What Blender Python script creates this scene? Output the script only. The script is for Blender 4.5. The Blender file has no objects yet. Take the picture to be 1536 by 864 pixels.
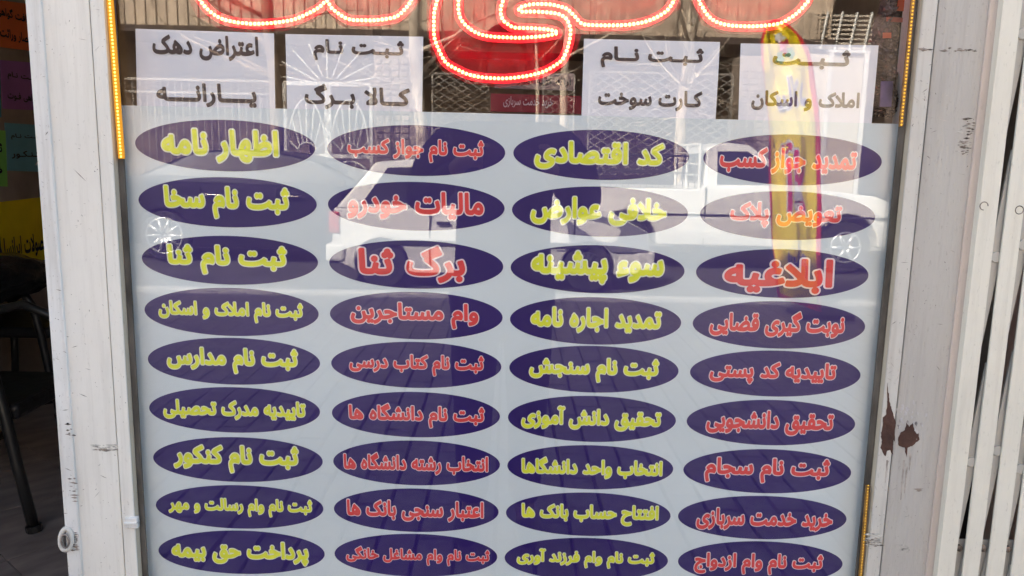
import bpy, bmesh, math, random
import numpy as np
from mathutils import Vector, Matrix
random.seed(7)
SC = bpy.context.scene
COL = SC.collection
R = math.radians

# ------------------------------------------------------------------ camera
FPX = 1200.0
CAM = Vector((0.0, -1.25, 1.42))
_zx = 0.0205
_p = math.atan(FPX / 7268.0)
_Z = Vector((_zx, math.cos(_p), math.sin(_p))).normalized()
_b = -0.008
_a = -(_Z.x + _Z.z * _b) / _Z.y
_X = Vector((1, _a, _b)).normalized()
_Y = _Z.cross(_X).normalized()
RC = Matrix((_X, _Y, _Z))
cam = bpy.data.cameras.new('camera')
camo = bpy.data.objects.new('camera', cam)
COL.objects.link(camo)
cam.sensor_width = 36.0
cam.lens = 36.0 * FPX / 1536.0
cam.clip_start = 0.01
cam.clip_end = 600
camo.matrix_world = Matrix.Translation(CAM) @ RC.to_4x4()
SC.camera = camo

# ------------------------------------------------------------------ sky, sun, exposure
SUN_E, SUN_A = R(38), R(35)          # elevation; azimuth from +y towards -x
sdir = Vector((-math.sin(SUN_A) * math.cos(SUN_E), math.cos(SUN_A) * math.cos(SUN_E), math.sin(SUN_E)))
w = bpy.data.worlds.new('World')
SC.world = w
w.use_nodes = True
nt = w.node_tree
sky = nt.nodes.new('ShaderNodeTexSky')
sky.sky_type = 'NISHITA'
sky.sun_disc = False
sky.sun_elevation = SUN_E
sky.sun_rotation = -SUN_A
sky.dust_density = 3.5
sky.air_density = 0.55
sky.ozone_density = 0.6
wb = nt.nodes.new('ShaderNodeMix'); wb.data_type = 'RGBA'; wb.blend_type = 'MULTIPLY'; wb.inputs['Factor'].default_value = 1
wb.inputs['B'].default_value = (1.12, 1.06, 0.84, 1)          # hazy city sky, less blue
nt.links.new(sky.outputs[0], wb.inputs['A'])
nt.links.new(wb.outputs['Result'], nt.nodes['Background'].inputs[0])
nt.nodes['Background'].inputs[1].default_value = 0.15
sl = bpy.data.lights.new('sun', 'SUN')
sl.energy = 3.5
sl.angle = R(0.5)
sl.color = (1.0, 0.95, 0.87)
slo = bpy.data.objects.new('sun', sl)
COL.objects.link(slo)
slo.rotation_euler = sdir.to_track_quat('Z', 'Y').to_euler()
SC.view_settings.view_transform = 'Standard'
SC.view_settings.look = 'None'
SC.view_settings.gamma = 1.0
SC.view_settings.exposure = 2.62
SC.cycles.use_adaptive_sampling = False
SC.cycles.use_denoising = True
SC.cycles.denoising_input_passes = 'RGB_ALBEDO_NORMAL'
SC.cycles.max_bounces = 8
SC.cycles.diffuse_bounces = 3
SC.cycles.glossy_bounces = 4
SC.cycles.transparent_max_bounces = 16
SC.cycles.caustics_reflective = False
SC.cycles.caustics_refractive = False


def ray(px, py):
    return RC @ Vector((px - 768.0, -(py - 432.0), -FPX))


def W(px, py, y):
    """where the sight line through a photo pixel meets the plane y (behind or before the glass)"""
    r = ray(px, py)
    t = (y - CAM.y) / r.y
    return CAM + r * t


def RF(px, py, D):
    """place on the street side for something seen mirrored in the pane, D metres along the folded sight line"""
    r = ray(px, py)
    p = CAM + r * (D / r.y)
    return Vector((p.x, -p.y, p.z))


def WX(px, y, row=432): return W(px, row, y).x


# ------------------------------------------------------------------ materials
def lin(r, g=None, b=None):
    if g is None: r, g, b = r
    f = lambda c: (c / 255.0) / 12.92 if c / 255.0 <= 0.04045 else ((c / 255.0 + 0.055) / 1.055) ** 2.4
    return (f(r), f(g), f(b), 1)


def mat(name, col, rough=0.6, metal=0.0, var=0.12, scale=8.0, bump=0.0, bscale=60.0, spec=0.5, coat=0.0, var2=None, emis=None, estr=0.0, stretch=None):
    m = bpy.data.materials.new(name)
    m.use_nodes = True
    n = m.node_tree.nodes; l = m.node_tree.links
    b = n['Principled BSDF']
    b.inputs['Roughness'].default_value = rough
    b.inputs['Metallic'].default_value = metal
    b.inputs['Specular IOR Level'].default_value = spec
    b.inputs['Coat Weight'].default_value = coat
    b.inputs['Coat Roughness'].default_value = 0.06
    tc = n.new('ShaderNodeTexCoord'); mp = n.new('ShaderNodeMapping')
    l.new(tc.outputs['Object'], mp.inputs[0])
    if stretch: mp.inputs['Scale'].default_value = stretch
    no = n.new('ShaderNodeTexNoise'); no.inputs['Scale'].default_value = scale; no.inputs['Detail'].default_value = 6
    l.new(mp.outputs[0], no.inputs['Vector'])
    mx = n.new('ShaderNodeMix'); mx.data_type = 'RGBA'
    c = Vector(col[:3])
    c2 = Vector(var2[:3]) if var2 else c * (1 - 2.2 * var)
    mx.inputs['A'].default_value = (*c2, 1)
    mx.inputs['B'].default_value = (*(c * (1 + var * 0.6)), 1)
    rp = n.new('ShaderNodeMapRange'); rp.inputs[1].default_value = 0.3; rp.inputs[2].default_value = 0.62
    l.new(no.outputs[0], rp.inputs[0]); l.new(rp.outputs[0], mx.inputs['Factor'])
    l.new(mx.outputs['Result'], b.inputs['Base Color'])
    if bump:
        nb = n.new('ShaderNodeTexNoise'); nb.inputs['Scale'].default_value = bscale; nb.inputs['Detail'].default_value = 5
        l.new(mp.outputs[0], nb.inputs['Vector'])
        bp = n.new('ShaderNodeBump'); bp.inputs['Strength'].default_value = bump; bp.inputs['Distance'].default_value = 0.01
        l.new(nb.outputs[0], bp.inputs['Height']); l.new(bp.outputs[0], b.inputs['Normal'])
    if emis:
        b.inputs['Emission Color'].default_value = emis
        b.inputs['Emission Strength'].default_value = estr
    return m


def paint(name, col, dirt=(0.30, 0.26, 0.22), amount=0.5, rust=0.0, vertical=True, bump=0.35):
    """old brushed enamel: broad grime, brush streaks, scratches, pin holes, small rust chips"""
    m = bpy.data.materials.new(name); m.use_nodes = True
    n = m.node_tree.nodes; l = m.node_tree.links
    b = n['Principled BSDF']; b.inputs['Roughness'].default_value = 0.42
    tc = n.new('ShaderNodeTexCoord')

    def noise(scale, stretch, detail=6, rough=0.6):
        mp = n.new('ShaderNodeMapping'); mp.inputs['Scale'].default_value = stretch
        l.new(tc.outputs['Object'], mp.inputs[0])
        t = n.new('ShaderNodeTexNoise'); t.inputs['Scale'].default_value = scale; t.inputs['Detail'].default_value = detail
        t.inputs['Roughness'].default_value = rough
        l.new(mp.outputs[0], t.inputs['Vector'])
        return t.outputs[0]

    def ramp(src, a, c):
        r = n.new('ShaderNodeMapRange'); r.inputs[1].default_value = a; r.inputs[2].default_value = c
        l.new(src, r.inputs[0]); return r.outputs[0]

    def mix(fac, A, B, k=1.0):
        x = n.new('ShaderNodeMix'); x.data_type = 'RGBA'
        if k != 1.0:
            q = n.new('ShaderNodeMath'); q.operation = 'MULTIPLY'; q.inputs[1].default_value = k
            l.new(fac, q.inputs[0]); fac = q.outputs[0]
        l.new(fac, x.inputs['Factor'])
        for s, v in (('A', A), ('B', B)):
            if isinstance(v, tuple): x.inputs[s].default_value = (*v[:3], 1)
            else: l.new(v, x.inputs[s])
        return x.outputs['Result']
    c = tuple(col[:3])
    broad = ramp(noise(5, (1, 1, 0.7)), 0.42, 0.75)
    base = mix(broad, c, dirt, 0.28 * amount)
    streak = ramp(noise(9, (9, 9, 0.45), 5), 0.5, 0.72)
    base = mix(streak, base, dirt, 0.30 * amount)
    fine = ramp(noise(240, (1, 1, 0.35), 3), 0.62, 0.75)
    base = mix(fine, base, tuple(x * 0.5 for x in dirt), 0.35 * amount)
    scr = ramp(noise(38, (1, 1, 3.4), 7, 0.75), 0.69, 0.72)
    base = mix(scr, base, tuple(x * 0.35 for x in dirt), 0.8)
    if rust:
        rs = ramp(noise(26, (1, 1, 0.6), 8, 0.7), 0.70 - 0.07 * rust, 0.71 - 0.07 * rust)
        base = mix(rs, base, lin(78, 48, 40)[:3], 0.9)
    l.new(base, b.inputs['Base Color'])
    bp = n.new('ShaderNodeBump'); bp.inputs['Strength'].default_value = bump; bp.inputs['Distance'].default_value = 0.002
    hb = noise(70, (3, 3, 0.35), 6)
    ad = n.new('ShaderNodeMath'); ad.operation = 'SUBTRACT'; l.new(hb, ad.inputs[0]); l.new(scr, ad.inputs[1])
    l.new(ad.outputs[0], bp.inputs['Height']); l.new(bp.outputs[0], b.inputs['Normal'])
    return m


def emit(name, col, s):
    m = bpy.data.materials.new(name); m.use_nodes = True
    b = m.node_tree.nodes['Principled BSDF']
    b.inputs['Base Color'].default_value = (*[min(1, x) * 0.3 for x in col[:3]], 1)
    b.inputs['Emission Color'].default_value = (*col[:3], 1)
    b.inputs['Emission Strength'].default_value = s
    return m


def glass_mat(name, ior=1.5, tint=(1, 1, 1)):
    m = bpy.data.materials.new(name); m.use_nodes = True
    n = m.node_tree.nodes; l = m.node_tree.links; n.clear()
    o = n.new('ShaderNodeOutputMaterial'); mx = n.new('ShaderNodeMixShader')
    f = n.new('ShaderNodeFresnel'); ge = n.new('ShaderNodeNewGeometry')
    mr = n.new('ShaderNodeMapRange'); mr.inputs[3].default_value = ior; mr.inputs[4].default_value = 1 / ior   # same reflectance from either side
    l.new(ge.outputs['Backfacing'], mr.inputs[0]); l.new(mr.outputs[0], f.inputs[0])
    t = n.new('ShaderNodeBsdfTransparent'); t.inputs[0].default_value = (*tint, 1)
    g = n.new('ShaderNodeBsdfGlossy'); g.inputs['Roughness'].default_value = 0.0
    g.inputs[0].default_value = (1, 1, 1, 1)
    l.new(f.outputs[0], mx.inputs[0]); l.new(t.outputs[0], mx.inputs[1]); l.new(g.outputs[0], mx.inputs[2])
    l.new(mx.outputs[0], o.inputs[0])
    return m


def film_mat(name, col, fac):
    m = bpy.data.materials.new(name); m.use_nodes = True
    n = m.node_tree.nodes; l = m.node_tree.links; n.clear()
    o = n.new('ShaderNodeOutputMaterial'); mx = n.new('ShaderNodeMixShader'); mx.inputs[0].default_value = fac
    t = n.new('ShaderNodeBsdfTransparent'); t.inputs[0].default_value = (1, 0.9, 0.9, 1)
    d = n.new('ShaderNodeBsdfDiffuse'); d.inputs[0].default_value = (*col, 1)
    l.new(t.outputs[0], mx.inputs[1]); l.new(d.outputs[0], mx.inputs[2]); l.new(mx.outputs[0], o.inputs[0])
    return m


M = {}
M['white_paint'] = paint('white_enamel', (0.85, 0.82, 0.77), amount=0.55)
M['white_edge'] = paint('white_enamel_edge', (0.80, 0.79, 0.78), amount=1.0)
M['grey_paint'] = paint('weathered_shaded_enamel', (0.52, 0.495, 0.470), dirt=(0.30, 0.26, 0.24), amount=0.9, bump=0.8)  # greyed both for dirt and for the shade of the recessed plate
M['grey_edge'] = paint('weathered_edge_enamel', (0.64, 0.61, 0.57), dirt=(0.30, 0.27, 0.24), amount=1.0, rust=0.2)
M['pink_paint'] = paint('pinkish_primer', (0.60, 0.52, 0.48), amount=0.6)
M['cream_paint'] = paint('cream_gate_enamel', (0.81, 0.77, 0.68), dirt=(0.36, 0.31, 0.25), amount=0.6, rust=0.35)
M['cream_dull'] = paint('dull_cream_enamel', (0.52, 0.50, 0.46), dirt=(0.2, 0.18, 0.16), amount=0.8)
M['bevel'] = paint('yellowed_putty_edge', (0.66, 0.58, 0.46), amount=1.0)
M['gasket'] = mat('aged_rubber_gasket', (0.10, 0.09, 0.08), 0.8, var=0.35, scale=30, bump=0.4, stretch=(1, 1, 0.3), var2=(0.03, 0.026, 0.024))
M['vinyl'] = mat('printed_vinyl_sheet', (0.74, 0.81, 0.84), 0.45, var=0.03, scale=3, bump=0.03, bscale=14)
M['paper'] = mat('white_paper', (0.84, 0.84, 0.90), 0.8, var=0.02, scale=10, bump=0.08, bscale=9)
M['navy'] = mat('navy_print', lin(36, 5, 102), 0.45, var=0.05, scale=6)
M['yellow_ink'] = mat('yellow_green_print', (0.86, 0.90, 0.04), 0.5, var=0.04, scale=60)
M['red_ink'] = mat('red_print', (0.84, 0.06, 0.06), 0.5, var=0.04, scale=60)
M['pale_y'] = mat('pale_outline_print', (0.88, 0.90, 0.70), 0.5, var=0.02)
M['pale_r'] = mat('pale_pink_outline_print', (0.90, 0.72, 0.76), 0.5, var=0.02)
M['black_ink'] = mat('brown_black_print', (0.075, 0.05, 0.048), 0.6, var=0.1, scale=40)
M['led_red'] = emit('warm_led_core', (1.0, 0.080, 0.024), 8.0)
M['led_halo'] = emit('red_glow_ribbon', (1.0, 0.010, 0.040), 0.12)
M['led_yellow'] = emit('yellow_led_core', (1.0, 0.62, 0.10), 0.75)
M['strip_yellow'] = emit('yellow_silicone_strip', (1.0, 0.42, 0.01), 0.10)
M['strip_amber'] = mat('amber_silicone_strip', (0.30, 0.15, 0.03), 0.35, var=0.2, scale=90)
M['film'] = film_mat('red_halo_film', (0.75, 0.02, 0.06), 0.24)
M['glass'] = glass_mat('window_glass', 1.52)
M['dark_wall'] = mat('brown_interior_wall', (0.34, 0.27, 0.22), 0.8, var=0.15, scale=3)
M['black'] = mat('black_enamel_tube', (0.02, 0.02, 0.02), 0.3, var=0.1)
M['seat_black'] = mat('black_vinyl_seat', (0.015, 0.014, 0.015), 0.35, var=0.2, scale=20, bump=0.3, bscale=30)
M['bag_black'] = mat('black_plastic_bag', (0.012, 0.012, 0.013), 0.18, var=0.3, scale=20, bump=0.9, bscale=22)
M['tile'] = mat('brown_stone_floor_tile', (0.32, 0.27, 0.255), 0.35, var=0.18, scale=5, stretch=(1, 3, 1))
M['grout'] = mat('dark_grout', (0.03, 0.024, 0.02), 0.9)
M['asphalt'] = mat('asphalt', (0.075, 0.072, 0.07), 0.85, var=0.12, scale=2, bump=0.4, bscale=120)
M['paver'] = mat('grey_concrete_paver', (0.29, 0.27, 0.265), 0.85, var=0.2, scale=14, bump=0.5, bscale=130)
M['paver_dark'] = mat('dark_concrete_paver', (0.24, 0.22, 0.22), 0.85, var=0.15, scale=14, bump=0.5, bscale=130)
M['joint'] = mat('sandy_joint', (0.035, 0.03, 0.028), 0.95)
M['kerb'] = mat('concrete_kerb', (0.33, 0.31, 0.29), 0.85, var=0.15, scale=6, bump=0.3)
M['ground'] = mat('dusty_ground', (0.22, 0.18, 0.15), 0.95, var=0.2, scale=0.5)


# ------------------------------------------------------------------ object helpers
def link(name, mesh, m=None, parent=None, loc=None):
    o = bpy.data.objects.new(name, mesh)
    COL.objects.link(o)
    if m is not None and not mesh.materials:
        for x in (m if isinstance(m, (list, tuple)) else [m]): mesh.materials.append(x)
    if parent is not None: o.parent = parent
    if loc is not None: o.location = loc
    return o


def tag(o, label=None, cat=None, group=None, kind=None):
    for k, v in (('label', label), ('category', cat), ('group', group), ('kind', kind)):
        if v: o[k] = v
    return o


def thing(name, label, cat, loc=(0, 0, 0), rz=0.0, group=None):
    o = bpy.data.objects.new(name, None)
    COL.objects.link(o); o.location = loc; o.rotation_euler = (0, 0, rz); o.empty_display_size = 0.1
    return tag(o, label, cat, group)


class MB:
    def __init__(s): s.v = []; s.f = []; s.mi = []

    def add(s, vs, fs, mi=0):
        k = len(s.v); s.v += [tuple(v) for v in vs]
        s.f += [tuple(i + k for i in f) for f in fs]; s.mi += [mi] * len(fs)
        return s

    def box(s, x0, x1, y0, y1, z0, z1, mi=0, M4=None):
        vs = [Vector((x, y, z)) for z in (z0, z1) for y in (y0, y1) for x in (x0, x1)]
        if M4 is not None: vs = [M4 @ v for v in vs]
        return s.add(vs, [(0, 2, 3, 1), (4, 5, 7, 6), (0, 1, 5, 4), (2, 6, 7, 3), (0, 4, 6, 2), (1, 3, 7, 5)], mi)

    def hull4(s, a, b, t, mi=0):
        return s

    def tube(s, pts, r, n=8, closed=False, cap=True, mi=0):
        pts = [Vector(p) for p in pts]; L = len(pts); k = len(s.v)
        rs = r if isinstance(r, (list, tuple)) else [r] * L
        up = None
        for i, p in enumerate(pts):
            if closed: d = pts[(i + 1) % L] - pts[i - 1]
            else: d = pts[min(i + 1, L - 1)] - pts[max(i - 1, 0)]
            if d.length < 1e-9: d = Vector((0, 0, 1))
            d.normalize()
            if up is None:
                up = Vector((0, 0, 1)) if abs(d.z) < 0.9 else Vector((1, 0, 0))
            u = d.cross(up)
            if u.length < 1e-4: up = Vector((0, 1, 0)); u = d.cross(up)
            u.normalize(); v = u.cross(d).normalized(); up = v
            for j in range(n):
                a = 2 * math.pi * j / n
                s.v.append(tuple(p + u * (math.cos(a) * rs[i]) + v * (math.sin(a) * rs[i])))
        m = L if closed else L - 1
        for i in range(m):
            i2 = (i + 1) % L
            for j in range(n):
                s.f.append((k + i * n + j, k + i * n + (j + 1) % n, k + i2 * n + (j + 1) % n, k + i2 * n + j)); s.mi.append(mi)
        if cap and not closed:
            s.f.append(tuple(k + j for j in reversed(range(n)))); s.mi.append(mi)
            s.f.append(tuple(k + (L - 1) * n + j for j in range(n))); s.mi.append(mi)
        return s

    def prism(s, poly, fn0, fn1, mi=0):
        """side faces and two caps between two images of a polygon"""
        n = len(poly)
        a = [fn0(p) for p in poly]; b = [fn1(p) for p in poly]
        return s.add(a + b, [tuple(range(n)), tuple(reversed(range(n, 2 * n)))] + [(i, n + i, n + (i + 1) % n, (i + 1) % n) for i in range(n)], mi)

    def mesh(s, name, smooth=False):
        me = bpy.data.meshes.new(name)
        me.from_pydata(s.v, [], s.f)
        if any(s.mi): me.polygons.foreach_set('material_index', s.mi)
        if smooth: me.polygons.foreach_set('use_smooth', [True] * len(me.polygons))
        bm = bmesh.new(); bm.from_mesh(me); bmesh.ops.recalc_face_normals(bm, faces=bm.faces); bm.to_mesh(me); bm.free()
        me.update()
        return me

    def build(s, name, m, parent=None, smooth=False, bevel=0.0, loc=None, seg=2):
        o = link(name, s.mesh(name, smooth), m, parent, loc)
        if bevel:
            b = o.modifiers.new('bevel', 'BEVEL'); b.width = bevel; b.segments = seg; b.limit_method = 'ANGLE'; b.angle_limit = R(35)
        return o


# ------------------------------------------------------------------ Persian lettering
FORMS = {'ا': (0xFE8D, 2), 'آ': (0xFE81, 2), 'ب': (0xFE8F, 4), 'پ': (0xFB56, 4), 'ت': (0xFE95, 4), 'ث': (0xFE99, 4), 'ج': (0xFE9D, 4),
         'ح': (0xFEA1, 4), 'خ': (0xFEA5, 4), 'د': (0xFEA9, 2), 'ذ': (0xFEAB, 2), 'ر': (0xFEAD, 2), 'ز': (0xFEAF, 2), 'س': (0xFEB1, 4),
         'ش': (0xFEB5, 4), 'ص': (0xFEB9, 4), 'ض': (0xFEBD, 4), 'ط': (0xFEC1, 4), 'ظ': (0xFEC5, 4), 'ع': (0xFEC9, 4), 'غ': (0xFECD, 4),
         'ف': (0xFED1, 4), 'ق': (0xFED5, 4), 'ک': (0xFB8E, 4), 'گ': (0xFB92, 4), 'ل': (0xFEDD, 4), 'م': (0xFEE1, 4), 'ن': (0xFEE5, 4),
         'و': (0xFEED, 2), 'ه': (0xFEE9, 4), 'ی': (0xFBFC, 4), 'ئ': (0xFE89, 4), 'ء': (0xFE80, 1), 'ـ': (0x640, 9)}


def shape(s):
    out = []; n = len(s); i = 0
    R_ = lambda c: c in FORMS and FORMS[c][1] >= 2
    L_ = lambda c: c in FORMS and FORMS[c][1] >= 4
    while i < n:
        c = s[i]
        if c not in FORMS: out.append(c); i += 1; continue
        prev = i > 0 and L_(s[i - 1]) and R_(c)
        if c == 'ل' and i + 1 < n and s[i + 1] == 'ا':
            out.append(chr(0xFEFC if prev else 0xFEFB)); i += 2; continue
        nxt = i + 1 < n and L_(c) and R_(s[i + 1])
        b, k = FORMS[c]
        if k == 9: out.append(c)
        elif k == 1: out.append(chr(b))
        elif k == 2: out.append(chr(b + (1 if prev else 0)))
        else: out.append(chr(b + (3 if prev and nxt else 2 if nxt else 1 if prev else 0)))
        i += 1
    return out[::-1]


_tc = bpy.data.curves.new('typesetting', 'FONT')
_tc.dimensions = '2D'
_to = bpy.data.objects.new('typesetting', _tc)
COL.objects.link(_to)


def _text_loops(body, n=5):
    """closed outline loops of a line set in the built-in font"""
    _tc.body = body
    dg = bpy.context.evaluated_depsgraph_get(); dg.update()
    cu = _to.to_curve(dg)
    loops = []
    for sp in cu.splines:
        bp = sp.bezier_points; L = []
        for i in range(len(bp)):
            p, q = bp[i], bp[(i + 1) % len(bp)]
            c = [np.array(v[:2]) for v in (p.co, p.handle_right, q.handle_left, q.co)]
            for k in range(n):
                t = k / n
                L.append(c[0] * (1 - t) ** 3 + 3 * c[1] * t * (1 - t) ** 2 + 3 * c[2] * t * t * (1 - t) + c[3] * t ** 3)
        loops.append(np.array(L))
    _to.to_curve_clear()
    return loops


_bar = None
_gcache = {}


def glyph_outline(g):
    """advance and boundary segments of one glyph of the built-in font"""
    global _bar
    if _bar is None: _bar = _text_loops('l')[0][:, 0].min()
    if g in _gcache: return _gcache[g]
    L = _text_loops(g + 'l')
    k = max(range(len(L)), key=lambda i: L[i][:, 0].max())      # the marker stands rightmost
    adv = L[k][:, 0].min() - _bar
    _gcache[g] = (adv, [l_ for i, l_ in enumerate(L) if i != k])
    return _gcache[g]


_fat = {}
CELL = 0.0185


def fat_glyph(g, rx, ry):
    """the glyph thickened with an elliptical nib: advance, verts, faces"""
    key = (g, round(rx, 4), round(ry, 4))
    if key in _fat: return _fat[key]
    adv, loops = glyph_outline(g)
    if not loops:
        _fat[key] = (adv, [], []); return _fat[key]
    A = np.concatenate(loops); B = np.concatenate([np.roll(l_, -1, 0) for l_ in loops])
    lo = A.min(0) - (rx + 2 * CELL, ry + 2 * CELL)
    hi = A.max(0) + (rx + 2 * CELL, ry + 2 * CELL)
    nx = int((hi[0] - lo[0]) / CELL) + 2; ny = int((hi[1] - lo[1]) / CELL) + 2
    X, Y = np.meshgrid(lo[0] + CELL * np.arange(nx), lo[1] + CELL * np.arange(ny))
    P_ = np.stack([X.ravel(), Y.ravel()], 1)
    wind = np.zeros(len(P_), int); d = np.full(len(P_), 9.0); k = np.array([1.0, rx / ry])
    for a, b in zip(A, B):
        if abs(b[1] - a[1]) > 1e-12:
            c = ((a[1] > P_[:, 1]) != (b[1] > P_[:, 1]))
            xi = a[0] + (P_[:, 1] - a[1]) * (b[0] - a[0]) / (b[1] - a[1])
            wind += (c & (P_[:, 0] < xi)) * (1 if b[1] > a[1] else -1)
        a2, ab, p2 = a * k, (b - a) * k, P_ * k
        t = np.clip(((p2 - a2) @ ab) / max(ab @ ab, 1e-12), 0, 1)
        d = np.minimum(d, np.hypot(*(p2 - a2 - t[:, None] * ab).T))
    d = np.where(wind != 0, -d, d) - rx
    F = d.reshape(ny, nx); F[np.abs(F) < 1e-6] = 1e-6
    S = F < 0
    V = []; Fc = []; vid = {}

    def at(i, j):
        kk = (i, j)
        if kk not in vid: vid[kk] = len(V); V.append((lo[0] + CELL * i, lo[1] + CELL * j))
        return vid[kk]

    def cut(i0, j0, i1, j1):
        kk = (i0, j0, i1, j1) if (i0, j0) < (i1, j1) else (i1, j1, i0, j0)
        if kk not in vid:
            a, b, c, e = kk; t = F[b, a] / (F[b, a] - F[e, c]); vid[kk] = len(V)
            V.append((lo[0] + CELL * (a + t * (c - a)), lo[1] + CELL * (b + t * (e - b))))
        return vid[kk]
    for j in range(ny - 1):
        run = None
        for i in range(nx):
            c4 = [S[j, i], S[j, i + 1], S[j + 1, i + 1], S[j + 1, i]] if i < nx - 1 else [False] * 4
            if all(c4):
                if run is None: run = i
                continue
            if run is not None:
                Fc.append((at(run, j), at(i, j), at(i, j + 1), at(run, j + 1))); run = None
            if any(c4):
                cc = [(i, j), (i + 1, j), (i + 1, j + 1), (i, j + 1)]; poly = []
                for q in range(4):
                    r_ = (q + 1) % 4
                    if c4[q]: poly.append(at(*cc[q]))
                    if c4[q] != c4[r_]: poly.append(cut(*cc[q], *cc[r_]))
                Fc.append(tuple(poly))
    _fat[key] = (adv, V, Fc)
    return _fat[key]


def set_text(txt, rx, ry, kash=1.0):
    x = 0.0; V = []; F = []; lay = []
    for q, g in enumerate(shape(txt)):
        if g == ' ': x += 0.35; continue
        adv, v, f = fat_glyph(g, rx, ry)
        k = len(V); V += [(p[0] + x, p[1]) for p in v]; F += [tuple(i + k for i in t) for t in f]
        lay += [q % 2] * len(v); x += adv
    return V, F, lay


def letter_obj(name, txt, rect, m, parent, nib=(0.045, 0.05), grow=0.0, ref=None, fn=None, lift=0.0, eps=0.00012):
    """rect = (x0, x1, z0, z1) in the frame that fn maps to space; ref fixes the layout to the ungrown text"""
    V0, _, _ = set_text(txt, *nib)
    a = np.array(V0); lo = a.min(0); hi = a.max(0)
    V, F, lay = set_text(txt, nib[0] + grow, nib[1] + grow)
    sx = (rect[1] - rect[0]) / (hi[0] - lo[0]); sz = (rect[3] - rect[2]) / (hi[1] - lo[1])
    me = bpy.data.meshes.new(name)
    vs = [tuple(fn(rect[0] + (p[0] - lo[0]) * sx, rect[2] + (p[1] - lo[1]) * sz, lift + eps * q)) for p, q in zip(V, lay)]
    me.from_pydata(vs, [], F)
    return link(name, me, m, parent)


# ================================================================== THE SHOP FRONT
ZT, ZB = 2.75, 0.0
YS = 0.014                                   # the printed sheet, stuck behind the pane

def zbox(mb, px0, px1, y0, y1, z0=ZB, z1=ZT, row=432, yy=None):
    yy = min(y0, y1) if yy is None else yy
    return mb.box(WX(px0, yy, row), WX(px1, yy, row), y0, y1, z0, z1)

# --- door post, left of the window
xg0 = WX(181, -.014); xg1 = WX(1342, -.014) + .004
post = thing('door_post', 'white painted steel post with scratches between the open doorway and the window', 'post', (WX(70, -.014), 0, 0))
def P(o_, par):                              # keep world coordinates under a placed Empty
    o_.matrix_parent_inverse = Matrix.Translation(par.location).inverted() if par.rotation_euler.z == 0 else par.matrix_basis.inverted()
    return o_
f = MB(); zbox(f, 70, 92, -.017, .07); P(f.build('edge_strip', M['white_edge'], post, bevel=.0015), post)
f = MB(); zbox(f, 93, 160.3, -.012, .06); P(f.build('face_plate', M['white_paint'], post, bevel=.001), post)
f = MB(); zbox(f, 161.2, 181, -.014, -.001); P(f.build('glazing_strip', M['white_paint'], post, bevel=.0015), post)
XB = WX(181, -.014)
f = MB(); f.add([(XB + .0004, -.0125, ZB), (XB + .0004, -.0125, ZT), (XB + .002, -.002, ZT), (XB + .002, -.002, ZB)], [(0, 1, 2, 3)])
P(f.build('bevelled_bead', M['bevel'], post), post)
# weld scars and hasp
def scar(par, px, py, y, wpx, hpx, m, n=26, seed=1, name='weld_scar'):
    rr = random.Random(seed); mb = MB()
    c = W(px, py, y)
    for k in range(n):
        a = rr.uniform(-1, 1); b_ = rr.uniform(-1, 1)
        s_ = rr.uniform(.0008, .0028)
        x = c.x + a * wpx * .00105 / 2; z = c.z + b_ * hpx * .00105 / 2
        L = s_ * rr.uniform(1, 3.2)
        mb.add([(x - L, y, z), (x, y, z - s_ * .6), (x + L, y, z + rr.uniform(-.3, .3) * s_), (x, y - .0012, z), (x, y, z + s_ * .6)],
               [(0, 1, 3), (1, 2, 3), (2, 4, 3), (4, 0, 3)])
    return P(mb.build(name, m, par, smooth=True), par)
M['scar'] = mat('dark_scratched_metal', (0.26, 0.22, 0.20), 0.5, metal=.5, var=.5, scale=90)
M['scar_pale'] = mat('lumpy_paint', (0.55, 0.53, 0.5), 0.5, var=.3, scale=120)
scar(post, 158, 671, -.0122, 42, 9, M['scar_pale'], 40, 3)
scar(post, 160, 675, -.0122, 40, 3, M['scar'], 10, 4)
scar(post, 111, 812, -.0172, 9, 30, M['scar'], 26, 5)
scar(post, 109, 735, -.0172, 14, 60, M['scar'], 12, 6)
scar(post, 105, 640, -.0172, 10, 30, M['scar'], 8, 7)
for i, (px, py, L, a) in enumerate(((155, 715, 12, -.45), (125, 593, 14, -.4), (98, 615, 10, .15), (120, 263, 26, -.8), (102, 704, 12, -.4), (112, 520, 10, .3), (88, 435, 9, -.2), (98, 770, 8, .2), (70, 200, 8, .9), (55, 245, 10, 1.0))):
    yy = -.0174 if px < 112 else -.0124
    c = W(px, py, yy); mb = MB(); h = .00105 * L / 2
    u = Vector((math.cos(a), 0, math.sin(a))); v = Vector((-math.sin(a), 0, math.cos(a)))
    mb.add([c - u * h, c - v * .0007 + u * .001, c + u * h, c + v * .0005], [(0, 1, 2, 3)])
    P(mb.build('scratch', M['scar'], post), post)
# clamp band on the glazing strip
f = MB(); c0 = W(187, 776, -.017); c1 = W(207, 793, -.017)
f.box(c0.x, c1.x, -.0185, -.009, c1.z, c0.z); P(f.build('repair_band', M['white_edge'], post, bevel=.002), post)
f = MB(); c0 = W(187, 786, -.017); f.box(c0.x, c1.x, -.0205, -.009, c0.z, c0.z + .004); P(f.build('repair_bead', M['white_edge'], post, bevel=.001), post)
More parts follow.
